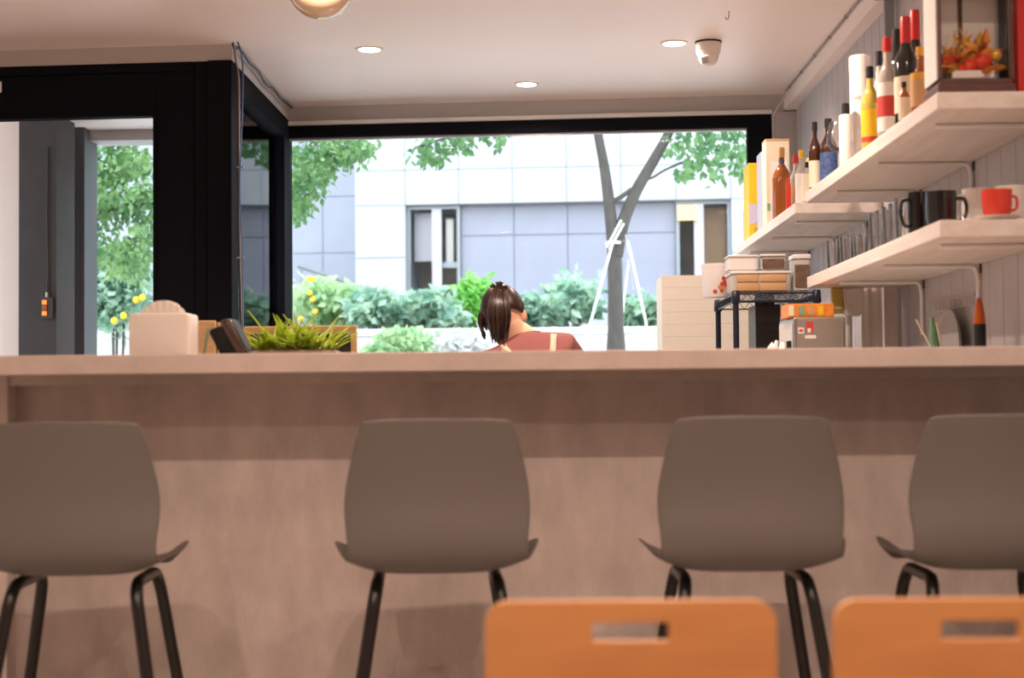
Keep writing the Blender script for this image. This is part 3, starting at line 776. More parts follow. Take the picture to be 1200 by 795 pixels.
bottle('bottle', 'clear spirit bottle with red cap and red label', 1044, SFX + .05, TOPZ, 44, .034, M['paleglass'], M['red'], M['white'], (.08, .55), lab2=(M['redlab'], .22, .42))
bottle('bottle', 'dark bottle with black cap behind the wine bottles', 1055, SFX + .12, TOPZ, 34, .036, M['darkglass'], M['capblack'], M['cream'], (.15, .42))
for px, py, X_, lb in ((1066, 20, SFX + .06, 'dark wine bottle with red capsule, shorter of two beside the display case'), (1077, 12, SFX + .125, 'dark wine bottle with red capsule and cream label, taller of the pair')):
    h = top_h(px, py, X_, TOPZ); t = thing('wine_bottle', lb, 'bottle', place(px, X_, TOPZ), 0, 'bottles on the wall shelves'); r = .036
    ob('glass_body', MB().lathe([(r * .6, 0), (r, .006), (r, h * .58), (r * .9, h * .64), (r * .5, h * .72), (.0145, h * .78), (.0145, h * .97)], 22), M['darkglass'], t, True)
    ob('capsule', MB().lathe([(.0155, h * .76), (.016, h * .80), (.0155, h * .99), (.014, h)], 18), M['red'], t, True)
    ob('paper_label', MB().lathe([(r * 1.01, h * .14), (r * 1.012, h * .46)], 22, cap=False), M['cream'], t, True)
bottle('bottle', 'squat amber bottle with gold label at the foot of the display case', 1083, SFX + .04, TOPZ, 55, .030, M['amber'], M['gold'], M['kraft'], (.1, .5), shoulder=.55, lab2=(M['gold'], .5, .6))
bottle('bottle', 'short bottle with cream label in front of the dark bottles', 1063, SFX + .022, TOPZ, 96, .017, M['amber'], M['capblack'], M['cream'], (.05, .6), shoulder=.66)
# glass display case with dried leaves
y0 = YN + .03; x0 = P(1090, 60, y0).x + .02; zc = TOPZ
x1 = P(1190, 60, y0).x; wv = (x1 - x0) / 2; dv_ = .075; hc = .31
cx_, cy_ = (x0 + x1) / 2, y0 + dv_
dc = thing('display_case', 'dark wood and glass display case with dried autumn leaves on the upper shelf', 'display case', (cx_, cy_, zc))
ob('base', MB().box(-wv, wv, -dv_, dv_, 0, .028, .003), M['mahog'], dc)
ob('base_moulding', MB().box(-wv + .008, wv - .008, -dv_ + .008, dv_ - .008, .028, .042, .002), M['mahog'], dc)
for yy_ in (-dv_ + .008, dv_ - .008): ob('lid_rail', MB().box(-wv, wv, yy_ - .008, yy_ + .008, hc - .014, hc, .002), M['mahog'], dc)
for xx_ in (-wv + .008, wv - .008): ob('lid_rail', MB().box(xx_ - .008, xx_ + .008, -dv_ + .016, dv_ - .016, hc - .014, hc, .002), M['mahog'], dc)
ob('pane', MB().box(-wv + .016, wv - .016, -dv_ + .016, dv_ - .016, hc - .006, hc - .004), M['pane'], dc)
for sx in (-1, 1):
    for sy in (-1, 1): ob('corner_post', MB().box(sx * (wv - .007) - .004, sx * (wv - .007) + .004, sy * (dv_ - .009) - .004 + (.008 if sy > 0 else 0), sy * (dv_ - .009) + .004 + (.008 if sy > 0 else 0), .042, hc - .014), M['mahog'], dc)
ob('back_board', MB().box(-wv + .004, wv - .004, dv_ - .006, dv_ - .001, .042, hc - .001), M['white'], dc)
ob('mullion', MB().box(-.008, .002, dv_ - .014, dv_ - .006, .042, hc - .014), M['mahog'], dc)
ob('side_board', MB().box(wv - .004, wv - .0005, -dv_ + .02, dv_ - .006, .042, hc - .014), M['white'], dc)
ob('side_board', MB().box(-wv + .0005, -wv + .004, -dv_ + .02, dv_ - .006, .042, hc - .014), M['white'], dc)
ob('pane', MB().box(-wv + .02, wv - .02, -dv_ + .012, -dv_ + .014, .042, hc - .014), M['pane'], dc)
for sx in (-1, 1): ob('pane', MB().box(sx * (wv - .013) - .001, sx * (wv - .013) + .001, -dv_ + .02, dv_ - .02, .042, hc - .014), M['pane'], dc)
def simple_leaf(L, w_):
    return MB().add([(0, 0, 0), (L * .35, w_, .004), (L, 0, .006), (L * .35, -w_, .004), (L * .4, 0, -.002)], [(0, 4, 1), (1, 4, 2), (2, 4, 3), (3, 4, 0)])
lm = []
for nm in ('gold', 'orangeleaf', 'redleaf'):
    me = simple_leaf(.045, .014).mesh('leaf'); me.materials.append(M[nm]); lm.append(me)
rr_ = random.Random(5)
for k in range(80):
    o = ob('leaf', lm[rr_.choice((0, 0, 1, 1, 2))], None, dc)
    u = rr_.uniform(-.95, .95); o.scale = (1.25,) * 3; o.location = (u * (wv - .045), rr_.uniform(-.04, .02), .046 + rr_.random() ** 1.6 * .085)
    o.rotation_euler = (rr_.uniform(-1, 1), rr_.uniform(-1.2, .3), rr_.uniform(0, 6.28))
for k, (u, z_, r_) in enumerate(((-.1, .078, .020), (.22, .092, .028), (-.35, .07, .017), (.6, .11, .018))):
    ob('berry', MB().ball((u * wv, -.035, z_), r_, r_, r_, 14, 10), M['redleaf'] if k < 3 else M['gold'], dc, True)
for s_ in range(6):
    bx_ = -.35 * wv + rr_.uniform(-.02, .02)
    ob('dried_stem', MB().tube(smooth_path([(bx_, -.02, .045), (bx_ + rr_.uniform(-.02, .03), -.02, .11), (bx_ + rr_.uniform(-.03, .06), -.02, .17 + rr_.uniform(0, .04))], 4), .002, 5), M['gold'], dc, True)
ob('card', MB().box(-.06, .05, -.056, -.053, .046, .066), M['whiteplas'], dc)
t = thing('red_box', 'tall red carton at the wall beside the display case', 'box', (P(1206, 60, YN + .06).x, YN + .16, TOPZ))
ob('carton', MB().box(-.03, .03, -.10, .10, 0, .27, .002), M['red'], t)
ob('lid_flap', MB().box(-.0305, .0305, -.101, .101, .255, .272, .001), M['redlab'], t)

NTH = ('first', 'second', 'third', 'fourth', 'fifth', 'sixth')
# lower shelf: tumblers, tall glasses, mugs
def tumbler(px, X, z, py, r, label, group):
    h = top_h(px, py, X, z); t = tag(ob('glass', MB().lathe([(r * .8, 0), (r * .82, .002), (r, h), (r - .002, h), (r * .82 - .002, .010), (.001, .009)], 20, cap=False), M['glass'], None, True), label, 'glass', group)
    t.location = place(px, X, z); return t
for i, (px, py, X_) in enumerate(((977, 283, .03), (985, 280, .07), (993, 277, .03), (1001, 276, .09), (1009, 277, .05), (1017, 277, .10), (996, 280, .14))):
    tumbler(px, SFX + X_ + .012, LOWZ, py, .029, ('%s short tumbler counted from the window end of the lower shelf' % NTH[i]) if i < 6 else 'short tumbler at the back of its row, close to the wall', 'short tumblers')
for i, (px, py, X_) in enumerate(((1029, 251, .04), (1037, 247, .08), (1045, 243, .04), (1053, 239, .09), (1060, 233, .045), (1049, 246, .15))):
    tumbler(px, SFX + X_ + .012, LOWZ, py, .030, ('%s tall glass counted from the short tumblers towards the mugs' % NTH[i]) if i < 5 else 'tall glass at the back of its row, close to the wall', 'tall glasses')
def mug(px, X, z, py, r, m, label, name='mug', hang=0, parts_m=None, cat='mug'):
    h = top_h(px, py, X, z); t = thing(name, label, cat, place(px, X, z))
    ob('cup_body', MB().lathe([(r * .75, 0), (r * .9, .004), (r, h * .35), (r, h), (r - .004, h), (r - .005, h * .3), (.001, .008)], 24, cap=False), m, t, True)
    c_, s_ = math.cos(hang), math.sin(hang)
    path = smooth_path([(r * .95, 0, h * .82), (r + .022, 0, h * .78), (r + .028, 0, h * .5), (r + .018, 0, h * .25), (r * .93, 0, h * .2)], 5)
    ob('handle', MB().tube([(c_ * p.x, s_ * p.x, p.z) for p in path], .0055, 8), m, t, True); return t
mug(1078, SFX + .05, LOWZ, 226, .034, M['blackmug'], 'glossy black mug with bright handle, next to the tall glasses', hang=R(200))
t = thing('creamer_jug', 'small polished steel milk jug between the tall glasses and black mug', 'jug', place(1067, SFX + .035, LOWZ)); h = top_h(1067, 232, SFX + .035, LOWZ)
ob('jug_body', MB().lathe([(.02, 0), (.022, .004), (.021, h * .5), (.018, h * .8), (.021, h), (.019, h), (.016, h * .8), (.001, .01)], 20, cap=False), M['chrome'], t, True)
ob('handle', MB().tube(smooth_path([(.019, 0, h * .9), (.04, 0, h * .8), (.036, 0, h * .35), (.02, 0, h * .3)], 4), .003, 6), M['chrome'], t, True)
mug(1104, SFX + .06, LOWZ, 225, .042, M['blackmug'], 'larger black mug in front of the white cup', hang=R(0))
mug(1147, SFX + .19, LOWZ, 222, .044, M['whitemug'], 'white ceramic mug with loop handle beside the red cup', hang=R(200))
mug(1186, SFX + .24, LOWZ, 219, .044, M['whitemug'], 'white ceramic mug behind the red cup, at the wall', hang=R(60))
YE = YN + .07; X2 = P(1168, 235, YE).x
t = thing('saucer', 'white saucer under the red cup', 'saucer', (X2, YE, LOWZ))
ob('plate', MB().lathe([(.03, 0), (.034, .003), (.060, .012), (.062, .014), (.058, .014), (.03, .006), (.001, .006)], 28, cap=False), M['whitemug'], t, True)
t = thing('espresso_cup', 'small bright red cup standing on a white saucer', 'cup', (X2, YE, LOWZ + .0065)); h = P(1167, 223, YE).z - LOWZ - .0065
ob('cup_body', MB().lathe([(.026, 0), (.034, .008), (.0385, h * .5), (.040, h), (.037, h), (.036, h * .5), (.001, .008)], 24, cap=False), M['redmug'], t, True)
ob('handle', MB().tube(smooth_path([(.037, .004, h * .8), (.055, .01, h * .75), (.055, .01, h * .4), (.037, .004, h * .3)], 4), .004, 8), M['redmug'], t, True)
# shelf by the window: books, whisky box, bottles
def book(name, label, px0, px1, pyt, X0, dep, m, Yd, cat='book'):
    a = P(px0, pyt, Yd); b = P(px1, pyt, Yd)
    t = thing(name, label, cat, ((a.x + b.x) / 2, Yd, MIDZ)); w_ = max((b.x - a.x) / 2, .006)
    return t, w_, a.z - MIDZ
yb_ = YM1 - .14
Xf = SFX + .012
def xY(px, X): return onx(px, X)
# yellow box file: its face towards the room
Yk = xY(877, Xf); t, w_, h = book('box_file', 'bright yellow box file with lavender label strip', 877, 892.5, 191, 0, 0, None, Yk)
ob('cover', MB().box(-w_, w_, 0, .2, 0, h, .002), M['yellow'], t); ob('spine_label', MB().box(-w_ - .0005, w_ + .0005, -.0015, 0, h * .20, h * .46), M['lavender'], t)
ob('finger_ring', MB().lathe([(.008, -.002), (.011, -.002), (.011, .001), (.008, .001)], 14, 0, 0, 0, False, Matrix.Translation((0, -.001, h * .12)) @ Matrix.Rotation(R(90), 4, 'X')), M['chrome'], t)
t = thing('binder', 'dark spiral bound notebook leaning behind the yellow box file', 'notebook', (P(876, 220, Yk + .22).x + .02, Yk + .23, MIDZ))
ob('cover', MB().box(-.022, .022, 0, .15, 0, .20, .002), M['capblack'], t)
for k in range(8): ob('coil', MB().lathe([(.006, -.001), (.0075, 0), (.006, .001)], 8, -.026, .0, .02 + k * .022, False), M['gold'], t)
Yk2 = xY(897, Xf + .055); t, w_, h = book('book', 'pale blue book between the yellow file and the whisky box', 891.5, 898, 178, 0, 0, None, Yk2)
ob('cover', MB().box(-w_, w_, 0, .15, 0, h, .002), M['bluebook'], t); ob('pages', MB().box(-w_ + .003, w_ - .003, -.001, .148, .003, h + .0005), M['white'], t)
Yk3 = xY(897, Xf + .02) - .05; t, w_, h = book('whisky_carton', 'tall cream gift carton standing behind the amber bottle', 897, 925, 163, 0, 0, None, Yk3, 'carton')
ob('carton', MB().box(-w_, w_, 0, w_ * 2, 0, h, .002), M['cream'], t); ob('lid', MB().box(-w_ - .001, w_ + .001, -.001, w_ * 2 + .001, h - .010, h, .001), M['kraft'], t)
ob('green_mark', MB().box(-w_ + .004, -w_ + .018, -.001, 0, h * .20, h * .28), M['greenpaper'], t)
ob('print_panel', MB().box(-w_ + .022, w_ - .006, -.0008, 0, h * .1, h * .75), M['white'], t)
bottle('bottle', 'amber whisky bottle with cork-coloured cap in front of the cream carton', 917.5, Xf + .04, MIDZ, 173, .045, M['amber'], M['kraft'], None, shoulder=.62, neck=.22, lab2=(M['bluelab'], .79, .84, .0135))
bottle('bottle', 'slim red bottle beside the amber whisky bottle', 925, Xf + .014, MIDZ, 209, .011, M['red'], M['red'], None, shoulder=.8, neck=.5)
bottle('bottle', 'clear bottle with red neck band on the shelf by the window', 934, Xf + .07, MIDZ, 182, .030, M['paleglass'], M['red'], M['kraft'], (.1, .5))
bottle('bottle', 'bottle with yellow top and white label near the end of that short shelf', 941, Xf + .06, MIDZ, 176, .028, M['paleglass'], M['yellow'], M['white'], (.1, .6))
bottle('bottle', 'cream labelled squat bottle at the room end of the short shelf', 948, Xf + .05, MIDZ, 190, .026, M['paleglass'], M['capblack'], M['cream'], (.05, .7))
t = thing('yellow_tin', 'yellow tin behind the clear bottles on the short shelf', 'tin', (Xf + .16, YM0 + .45, MIDZ))
ob('tin_body', MB().lathe([(.045, 0), (.046, .003), (.046, .22), (.044, .224)], 24), M['yellow'], t, True); ob('lid', MB().lathe([(.047, .224), (.047, .245), (.044, .249)], 24), M['gold'], t, True)

# ------------------------------------------------------------------ below the shelves: worktop with machines, rack, panel
wt = thing('wall_worktop', 'worktop along the shelf wall behind the bar', 'worktop', (0, 0, 0))
ob('slab', MB().box(.86, PW - .001, 4.48, 6.05, .90, .94, .003), M['shelf'], wt)
for k in range(3):
    c0 = thing('base_cabinet', ('white base cabinet under the wall worktop, beside the bar', 'white base cabinet under the middle of the wall worktop', 'white base cabinet under the steel machine')[k], 'cabinet', (1.13, 4.49 + .52 * k, 0), 0, 'base cabinets')
    ob('carcass', MB().box(-.25, PW - 1.131, 0, .515, .08, .90), M['cabinet'], c0)
    d_ = ob('door', MB().box(-.27, -.25, .005, .51, .09, .895, .002), M['cabinet'], c0); ob('handle', MB().tube([(-.285, .44, .6), (-.285, .44, .8)], .005, 8), M['chrome'], d_, True)
# steel machine
Yt = 5.55
a = P(930, 372, Yt); b = P(991, 372, Yt); zt = a.z
sm = thing('steel_machine', 'brushed steel countertop machine with small stickers, orange carton on top', 'machine', ((a.x + b.x) / 2, Yt, .94)); w_ = (b.x - a.x) / 2; h = zt - .94
ob('housing', MB().box(-w_, w_, 0, .34, .012, h, .006), M['steel'], sm)
ob('corner_edge', MB().tube([(-w_ + .006, -.002, .02), (-w_ + .006, -.002, h - .006)], .004, 8), M['chrome'], sm, True)
ob('corner_edge', MB().tube([(w_ - .012, -.002, .02), (w_ - .012, -.002, h - .02)], .004, 8), M['chrome'], sm, True)
ob('side_plate', MB().box(-w_ - .004, -w_, .02, .32, .05, h - .015, .002), M['cabinet'], sm)
ob('knob', MB().box(-w_ - .02, -w_ - .004, .03, .06, h - .12, h - .085, .003), M['capblack'], sm)
pz = lambda py: P(945, py, Yt).z - .94
pxx = lambda px: P(px, 380, Yt).x - (a.x + b.x) / 2
ob('sticker', MB().box(pxx(935), pxx(942), -.002, 0, pz(391), pz(384)), M['white'], sm)
ob('sticker', MB().box(pxx(936.5), pxx(940.5), -.0028, -.002, pz(389), pz(386)), M['redlab'], sm)
ob('sticker', MB().box(pxx(945), pxx(953), -.002, 0, pz(390), pz(377)), M['redlab'], sm)
ob('sticker', MB().box(pxx(946), pxx(950), -.0028, -.002, pz(390), pz(385)), M['white'], sm)
ob('sticker', MB().box(pxx(943), pxx(956), -.002, 0, pz(397), pz(393)), M['white'], sm)
for x in (-w_ + .03, w_ - .03):
    for y in (.03, .30): ob('foot', MB().lathe([(.012, 0), (.012, .012)], 10, x, y), M['capblack'], sm)
a2 = P(922, 360, Yt + .02); b2 = P(976, 360, Yt + .02); zb2 = P(940, 356, Yt + .02).z
t = thing('carton', 'flat orange printed carton on the steel machine', 'carton', ((a2.x + b2.x) / 2 + .004, Yt + .02, zt)); w2_ = (b2.x - a2.x) / 2
ob('box', MB().box(-w2_, w2_, 0, .16, 0, zb2 - zt, .002), M['orangebox'], t)
ob('end_label', MB().box(-w2_ + .002, -w2_ + .022, -.001, 0, .006, zb2 - zt - .006), M['cream'], t)
for k in range(3): ob('print_patch', MB().box(-w2_ + .04 + .035 * k, -w2_ + .06 + .035 * k, -.001, 0, .008, zb2 - zt - .01), (M['greenpaper'], M['kraft'], M['yellow'])[k], t)
# wire rack
YR0, YR1 = 6.9 * K, 7.6 * K
r0 = P(862, 343, YR0); r1 = P(957, 342, YR0)
rk = thing('wire_rack', 'dark wire shelving rack with four round posts, tubs on its top shelf', 'rack', (0, 0, 0))
rx0, rx1 = r0.x, r1.x; rz = r0.z
for x in (rx0, rx1):
    for y in (YR0, YR1):
        po = ob('post', MB().lathe([(.0125, 0), (.0125, rz + .005)], 14, x, y), M['rackblue'], rk, True)
        ob('collar', MB().lathe([(.0165, rz - .045), (.019, rz - .04), (.0165, rz + .004), (.013, rz + .008)], 14, x, y), M['rackblue'], po, True)
for zs, nm in ((rz - .004, 'wire_shelf'), (.80, 'wire_shelf'), (.2, 'wire_shelf')):
    wm = MB()
    for dz in (0, -.032):
        for y in (YR0, YR1): wm.tube([(rx0, y, zs + dz), (rx1, y, zs + dz)], .0035, 6)
        for x in (rx0, rx1): wm.tube([(x, YR0, zs + dz), (x, YR1, zs + dz)], .0035, 6)
    n = 14
    for y in (YR0, YR1): wm.tube([(rx0 + (rx1 - rx0) * i / n, y, zs - (.032 if i % 2 else 0)) for i in range(n + 1)], .0025, 5)
    n = 26
    for x in (rx0, rx1): wm.tube([(x, YR0 + (YR1 - YR0) * i / n, zs - (.032 if i % 2 else 0)) for i in range(n + 1)], .0025, 5)
    for i in range(1, 16): wm.tube([(rx0 + (rx1 - rx0) * i / 16, YR0, zs + .004), (rx0 + (rx1 - rx0) * i / 16, YR1, zs + .004)], .002, 5)
    ob(nm, wm, M['rackblue'], rk, True)
RZ = rz + .002
def tub(label, px0, px1, pyt, Yd, dep, m, lidm, z=RZ, name='food_tub', lid=True, fill=None, flare=.06):
    a = P(px0, pyt, Yd); b = P(px1, pyt, Yd); w_ = (b.x - a.x) / 2; h = a.z - z
    t = thing(name, label, 'container', ((a.x + b.x) / 2, Yd, z), 0, 'plastic food containers on the rack')
    w0 = w_ * (1 - flare)
    bm = bmesh.new(); bmesh.ops.create_cube(bm, size=1)
    for v in bm.verts:
        ww = w_ * .97 if v.co.z > 0 else w0
        v.co = Vector((v.co.x * 2 * ww, dep / 2 + v.co.y * dep * (1 if v.co.z > 0 else .95), (v.co.z + .5) * h * (.9 if lid else 1)))
    bmesh.ops.bevel(bm, geom=[e for e in bm.edges], offset=min(.008, h * .2), segments=2, affect='EDGES')
    ob('tub_body', MB().bm(bm), m, t, True)
    if lid: ob('lid', MB().box(-w_, w_, -.003, dep + .003, h * .88, h, .003), lidm, t, True)
    if fill: ob('contents', MB().box(-w0 * .9, w0 * .9, -.0015, .0, h * .12, h * .72, 0), fill, t)
    return t, h
# white bucket at the rack's outer corner stands on the top shelf
a = P(821, 310, YR0 + .36); b = P(856, 310, YR0 + .36)
t, h1 = tub('clear tub of brown paper packets on the rack', 857, 928, 318, YR0 + .02, .22, M['tubclear'], M['tub'], name='food_container')
for k, (u0, u1) in enumerate(((-.82, -.1), (-.06, .82))):
    for j in range(2):
        w_ = (P(928, 318, YR0 + .02).x - P(857, 318, YR0 + .02).x) / 2
        ob('paper_packet', MB().box(w_ * u0, w_ * u1, -.004, .10, h1 * (.06 + .42 * j), h1 * (.44 + .40 * j), .004), M['kraft'], t, True)
zl = RZ + h1 + .0005
t2, h2 = tub('round-cornered white tub stacked on the tub of packets', 853, 889, 299, YR0 + .03, .13, M['tub'], M['tub'], zl, 'food_tub')
tub('clear box half full of brown powder, stacked next to the white tub', 891, 921, 298, YR0 + .03, .12, M['tubclear'], M['tub'], zl, 'storage_box', True, M['brownfood'])
tub('grey powder box at the wall side of the stacked containers', 929.5, 950, 298, YR0 + .03, .12, M['tubclear'], M['tub'], RZ, 'storage_box', True, M['brownfood'])
t = thing('white_bucket', 'white plastic bucket with red flower print at the outer corner of the rack', 'bucket', ((a.x + b.x) / 2, YR0 + .36, RZ)); rb = (b.x - a.x) / 2; hb = a.z - RZ
ob('bucket_body', MB().lathe([(rb * .82, -.0), (rb * .85, .004), (rb * .97, hb * .9), (rb, hb * .9), (rb, hb), (rb * .92, hb)], 24), M['tub'], t, True)
rr_ = random.Random(2)
for k in range(9):
    a_ = R(-75 + rr_.uniform(-28, 28)); zz = hb * rr_.uniform(.12, .55); rad = rb * (.84 + .13 * zz / hb) + .001
    ob('flower_print', MB().ball((0, 0, 0), .010, .010, .001, 8, 4, Matrix.Translation((math.cos(a_) * rad, math.sin(a_) * rad, zz)) @ Matrix.Rotation(a_ + math.pi / 2, 4, 'Z') @ Matrix.Rotation(R(90), 4, 'X')), M['redlab'] if k % 3 else M['orangeleaf'], t)
# black appliance and white boards inside the rack
a = P(885, 357, YR0 + .12); b = P(914, 357, YR0 + .12)
t = thing('black_appliance', 'tall black appliance standing inside the wire rack', 'appliance', ((a.x + b.x) / 2, YR0 + .12, .805)); w_ = (b.x - a.x) / 2
ob('housing', MB().box(-w_, w_, 0, .22, .0, a.z - .805, .004), M['applblack'], t); ob('side_trim', MB().box(w_, w_ + .004, .004, .2, .01, a.z - .81), M['greyplate'], t)
# cream panelled unit by the window
YU = 8.6 * K
a = P(775, 323, YU); b = P(884, 323, YU)
t = thing('cream_cabinet', 'cream panelled cabinet by the window beside the wire rack', 'cabinet', ((a.x + b.x) / 2, YU, 0)); w_ = (b.x - a.x) / 2
ob('carcass', MB().box(-w_, w_, .012, .35, 0, a.z - .002), M['panel'], t)
nb = 26; hb_ = a.z / nb
me = MB().box(-w_, w_, 0, .012, .0003, hb_ - .0003, .0006, seg=1).mesh('panel_board'); me.materials.append(M['panel'])
for k in range(nb): o = ob('panel_board', me, None, t); o.location = (0, 0, k * hb_)
# white plastic bag on the worktop edge
a = P(886, 412, 5.3); b = P(921, 412, 5.3)
t = thing('plastic_bag', 'crumpled white plastic bag beside the steel machine', 'bag', ((a.x + b.x) / 2, 5.3, .94)); zz = P(905, 402, 5.3).z - .94
bm = bmesh.new(); bmesh.ops.create_icosphere(bm, subdivisions=3, radius=1)
rr_ = random.Random(11)
for v in bm.verts:
    n_ = 1 + .08 * math.sin(v.co.x * 9 + v.co.z * 5) + .06 * math.sin(v.co.y * 13)
    v.co = Vector((v.co.x * .062 * n_ + .02 * max(v.co.z, 0), v.co.y * .07 * n_, max(0, (v.co.z + .85) / 1.85) * zz * n_ * .97))
ob('bag_body', MB().bm(bm), M['tub'], t, True); ob('knot', MB().tube([(.012, 0, zz * .9), (.022, .0, zz * 1.03)], [.012, .006], 8), M['tub'], t, True)
# curtain strips, hanging bag and pipe behind the machine, under the lower shelf
YQ = 5.98
def strip(px0, px1, label, name, Yd, m, wav, zt_, zb_=.94, cat='curtain'):
    a = P(px0, 380, Yd); b = P(px1, 380, Yd); n = 24; vs = []; fs = []
    for j, z in enumerate((zb_, zt_)):
        for i in range(n + 1):
            u = i / n; vs.append((a.x + (b.x - a.x) * u, Yd + wav * math.sin(u * 15) * (1 if j == 0 else .6), z))
    fs = [(i, i + 1, n + 2 + i, n + 1 + i) for i in range(n)]
    o = tag(ob(name, MB().add(vs, fs), m, None, True), label, cat); md = o.modifiers.new('thick', 'SOLIDIFY'); md.thickness = .004; return o
lowb = LOWZ - TH
strip(1010, 1034, 'narrow beige cloth hanging below the lower shelf by the pipe', 'hanging_cloth', YQ + .02, M['fabric'], .005, lowb + .10)
strip(1037, 1085, 'wide beige curtain hanging below the lower shelf', 'curtain', YQ, M['fabric'], .003, lowb + .10)
ob_ = P(995, 390, YQ - .02)
t = thing('pipe', 'white upright pipe beside the steel machine', 'pipe', (ob_.x, YQ - .02, .94)); ob('pipe_run', MB().lathe([(.013, 0), (.013, P(995, 372, YQ - .02).z - .94 + .04)], 14), M['bracket'], t, True); ob('flange', MB().lathe([(.022, 0), (.022, .006)], 14), M['bracket'], t, True)
a = P(986, 338, YQ - .06); b = P(1011, 338, YQ - .06); zt2 = a.z; zb2 = P(990, 371, YQ - .06).z
t = thing('hanging_bag', 'beige paper bag tapering downwards, hung under the lower shelf', 'bag', ((a.x + b.x) / 2, YQ - .06, zb2)); w_ = (b.x - a.x) / 2; hh = lowb - zb2
bm = bmesh.new(); bmesh.ops.create_cube(bm, size=1)
for v in bm.verts: v.co = Vector((v.co.x * 2 * w_ * (1 if v.co.z > 0 else .72) , v.co.y * .07, (v.co.z + .5) * (hh - .001)))
bmesh.ops.bevel(bm, geom=list(bm.edges), offset=.006, segments=2, affect='EDGES')
ob('bag_body', MB().bm(bm), M['whiteplas'], t, True); ob('seam', MB().box(-.001, .001, -.0365, -.034, .01, hh - .01), M['fabric'], t)
a = P(974, 338, YQ - .05); b = P(987, 338, YQ - .05)
t = thing('yellow_packet', 'yellow packet hung beside the beige paper bag', 'packet', ((a.x + b.x) / 2, YQ - .05, zb2 + .01)); w_ = (b.x - a.x) / 2
ob('packet_body', MB().box(-w_, w_, -.015, .015, .0, lowb - zb2 - .011, .004), M['yellowglass'], t); ob('hang_strip', MB().box(-w_, w_, -.016, .016, .02, .028), M['cream'], t)
# wire rail, round tray, green cone and sauce bottle near the wall
yq = onx(1118, PW - .01)
t = thing('wire_rail', 'pale wire rail fixed to the plank wall under the lower shelf', 'rail', (PW - .006, 0, 0))
ya, yb2 = onx(1097, PW), onx(1142, PW)
za, zb3 = P(1120, 349, yq).z, P(1120, 361, yq).z
for z in (za, zb3): ob('rail_bar', MB().tube([(0, ya, z), (0, yb2, z)], .0025, 6), M['wire'], t, True)
for k in range(11): y = ya + (yb2 - ya) * k / 10; ob('rail_wire', MB().tube([(0, y, z_) for z_ in (zb3, za)], .002, 6), M['wire'], t, True)
for y in (ya, yb2): ob('wall_stub', MB().tube([(0, y, za), (.0055, y, za)], .003, 6), M['wire'], t, True)
zc = P(1122, 386, yq).z
t = thing('round_tray', 'round grey tray leaning on the plank wall', 'tray', (PW - .02, yq, .94)); rt = P(1122, 362, yq).z - .94
TM = Matrix.Translation((-.02, 0, rt / 2)) @ Matrix.Rotation(R(-85), 4, 'Y')
ob('tray_disc', MB().lathe([(.001, 0), (rt / 2 - .01, 0), (rt / 2, .012), (rt / 2 - .004, .013), (rt / 2 - .013, .004), (.001, .004)], 36, 0, 0, 0, False, TM), M['greyplate'], t, True)
ob('tray_knob', MB().lathe([(.0, .004), (.035, .004), (.035, .010), (.0, .012)], 20, 0, -.10, 0, False, TM), M['slate'], t, True)
p = P(1102, 402, 4.95)
t = thing('paper_cone', 'folded green paper cone with pale edges on the wall worktop', 'paper cone', (p.x, 4.95, .94)); hq = P(1097, 372, 4.95).z - .94
ob('cone', MB().lathe([(.05, 0), (.046, .02), (.006, hq)], 20, cap=False, M=Matrix.Shear('XY', 4, (-.08, 0))), M['greenpaper'], t, True)
ob('pale_edge', MB().tube([(-.085, -.03, hq * .98), (.0, -.05, hq * .45)], .004, 6).tube([(-.02, -.03, hq * .95), (.045, -.045, .02)], .003, 6), M['cream'], t, True)
bottle('sauce_bottle', 'orange sauce bottle with long nozzle and dark base by the wall', 1146.5, PW - .10, .94, 328, .018, M['sauce'], M['chrome'], M['capblack'], (.0, .69), shoulder=.74, neck=.26, group=None)
t = thing('paper_roll', 'white paper roll at the near end of the wall worktop', 'paper roll', (P(1206, 390, 4.6).x, 4.6, .94)); hq = P(1197, 356, 4.6).z - .94
ob('roll', MB().lathe([(.02, 0), (.05, 0), (.05, hq), (.02, hq)], 24, cap=False), M['tissue'], t, True); ob('core', MB().lathe([(.02, 0), (.02, hq)], 16, cap=False), M['kraft'], t, True)

# ------------------------------------------------------------------ ceiling things
p = PZ(830, 49, CZ)
t = thing('dome_camera', 'white turret security camera on the ceiling beside a downlight', 'security camera', (p.x, p.y, CZ)); s_ = p.y / FPX
ob('mount_base', MB().lathe([(.062, -.0), (.064, -.006), (.062, -.008)], 24), M['capblack'], t, True)
ob('collar', MB().lathe([(.060, -.008), (.061, -.012), (.056, -.055), (.050, -.066)], 24), M['camwhite'], t, True)
ob('eyeball', MB().ball((0, -.004, -.072), .046, .046, .046, 24, 16), M['camwhite'], t, True)
dl = Vector((-.38, -.8, -.45)).normalized(); LMx = Matrix.Translation(Vector((0, -.004, -.072)) + dl * .043) @ dl.to_track_quat('-Y', 'Z').to_matrix().to_4x4()
ob('lens_face', MB().box(-.022, .022, -.014, .012, -.020, .020, .004, LMx), M['camwhite'], t, True)
ob('lens', MB().box(-.015, .015, -.016, -.0135, -.013, .013, .001, LMx), M['greyplate'], t)
p = PZ(854, 13, CZ)
tag(ob('ceiling_hook', MB().tube(smooth_path([(0, 0, 0), (0, 0, -.022), (-.004, 0, -.034), (-.012, 0, -.034), (-.014, 0, -.025)], 4), .0025, 6), M['cable_g'], None, True), 'small bare wire hook screwed into the ceiling', 'hook').location = (p.x, p.y, CZ)
YG = 5.4; p = P(376, -18, YG); RG = 40.5 * YG / FPX
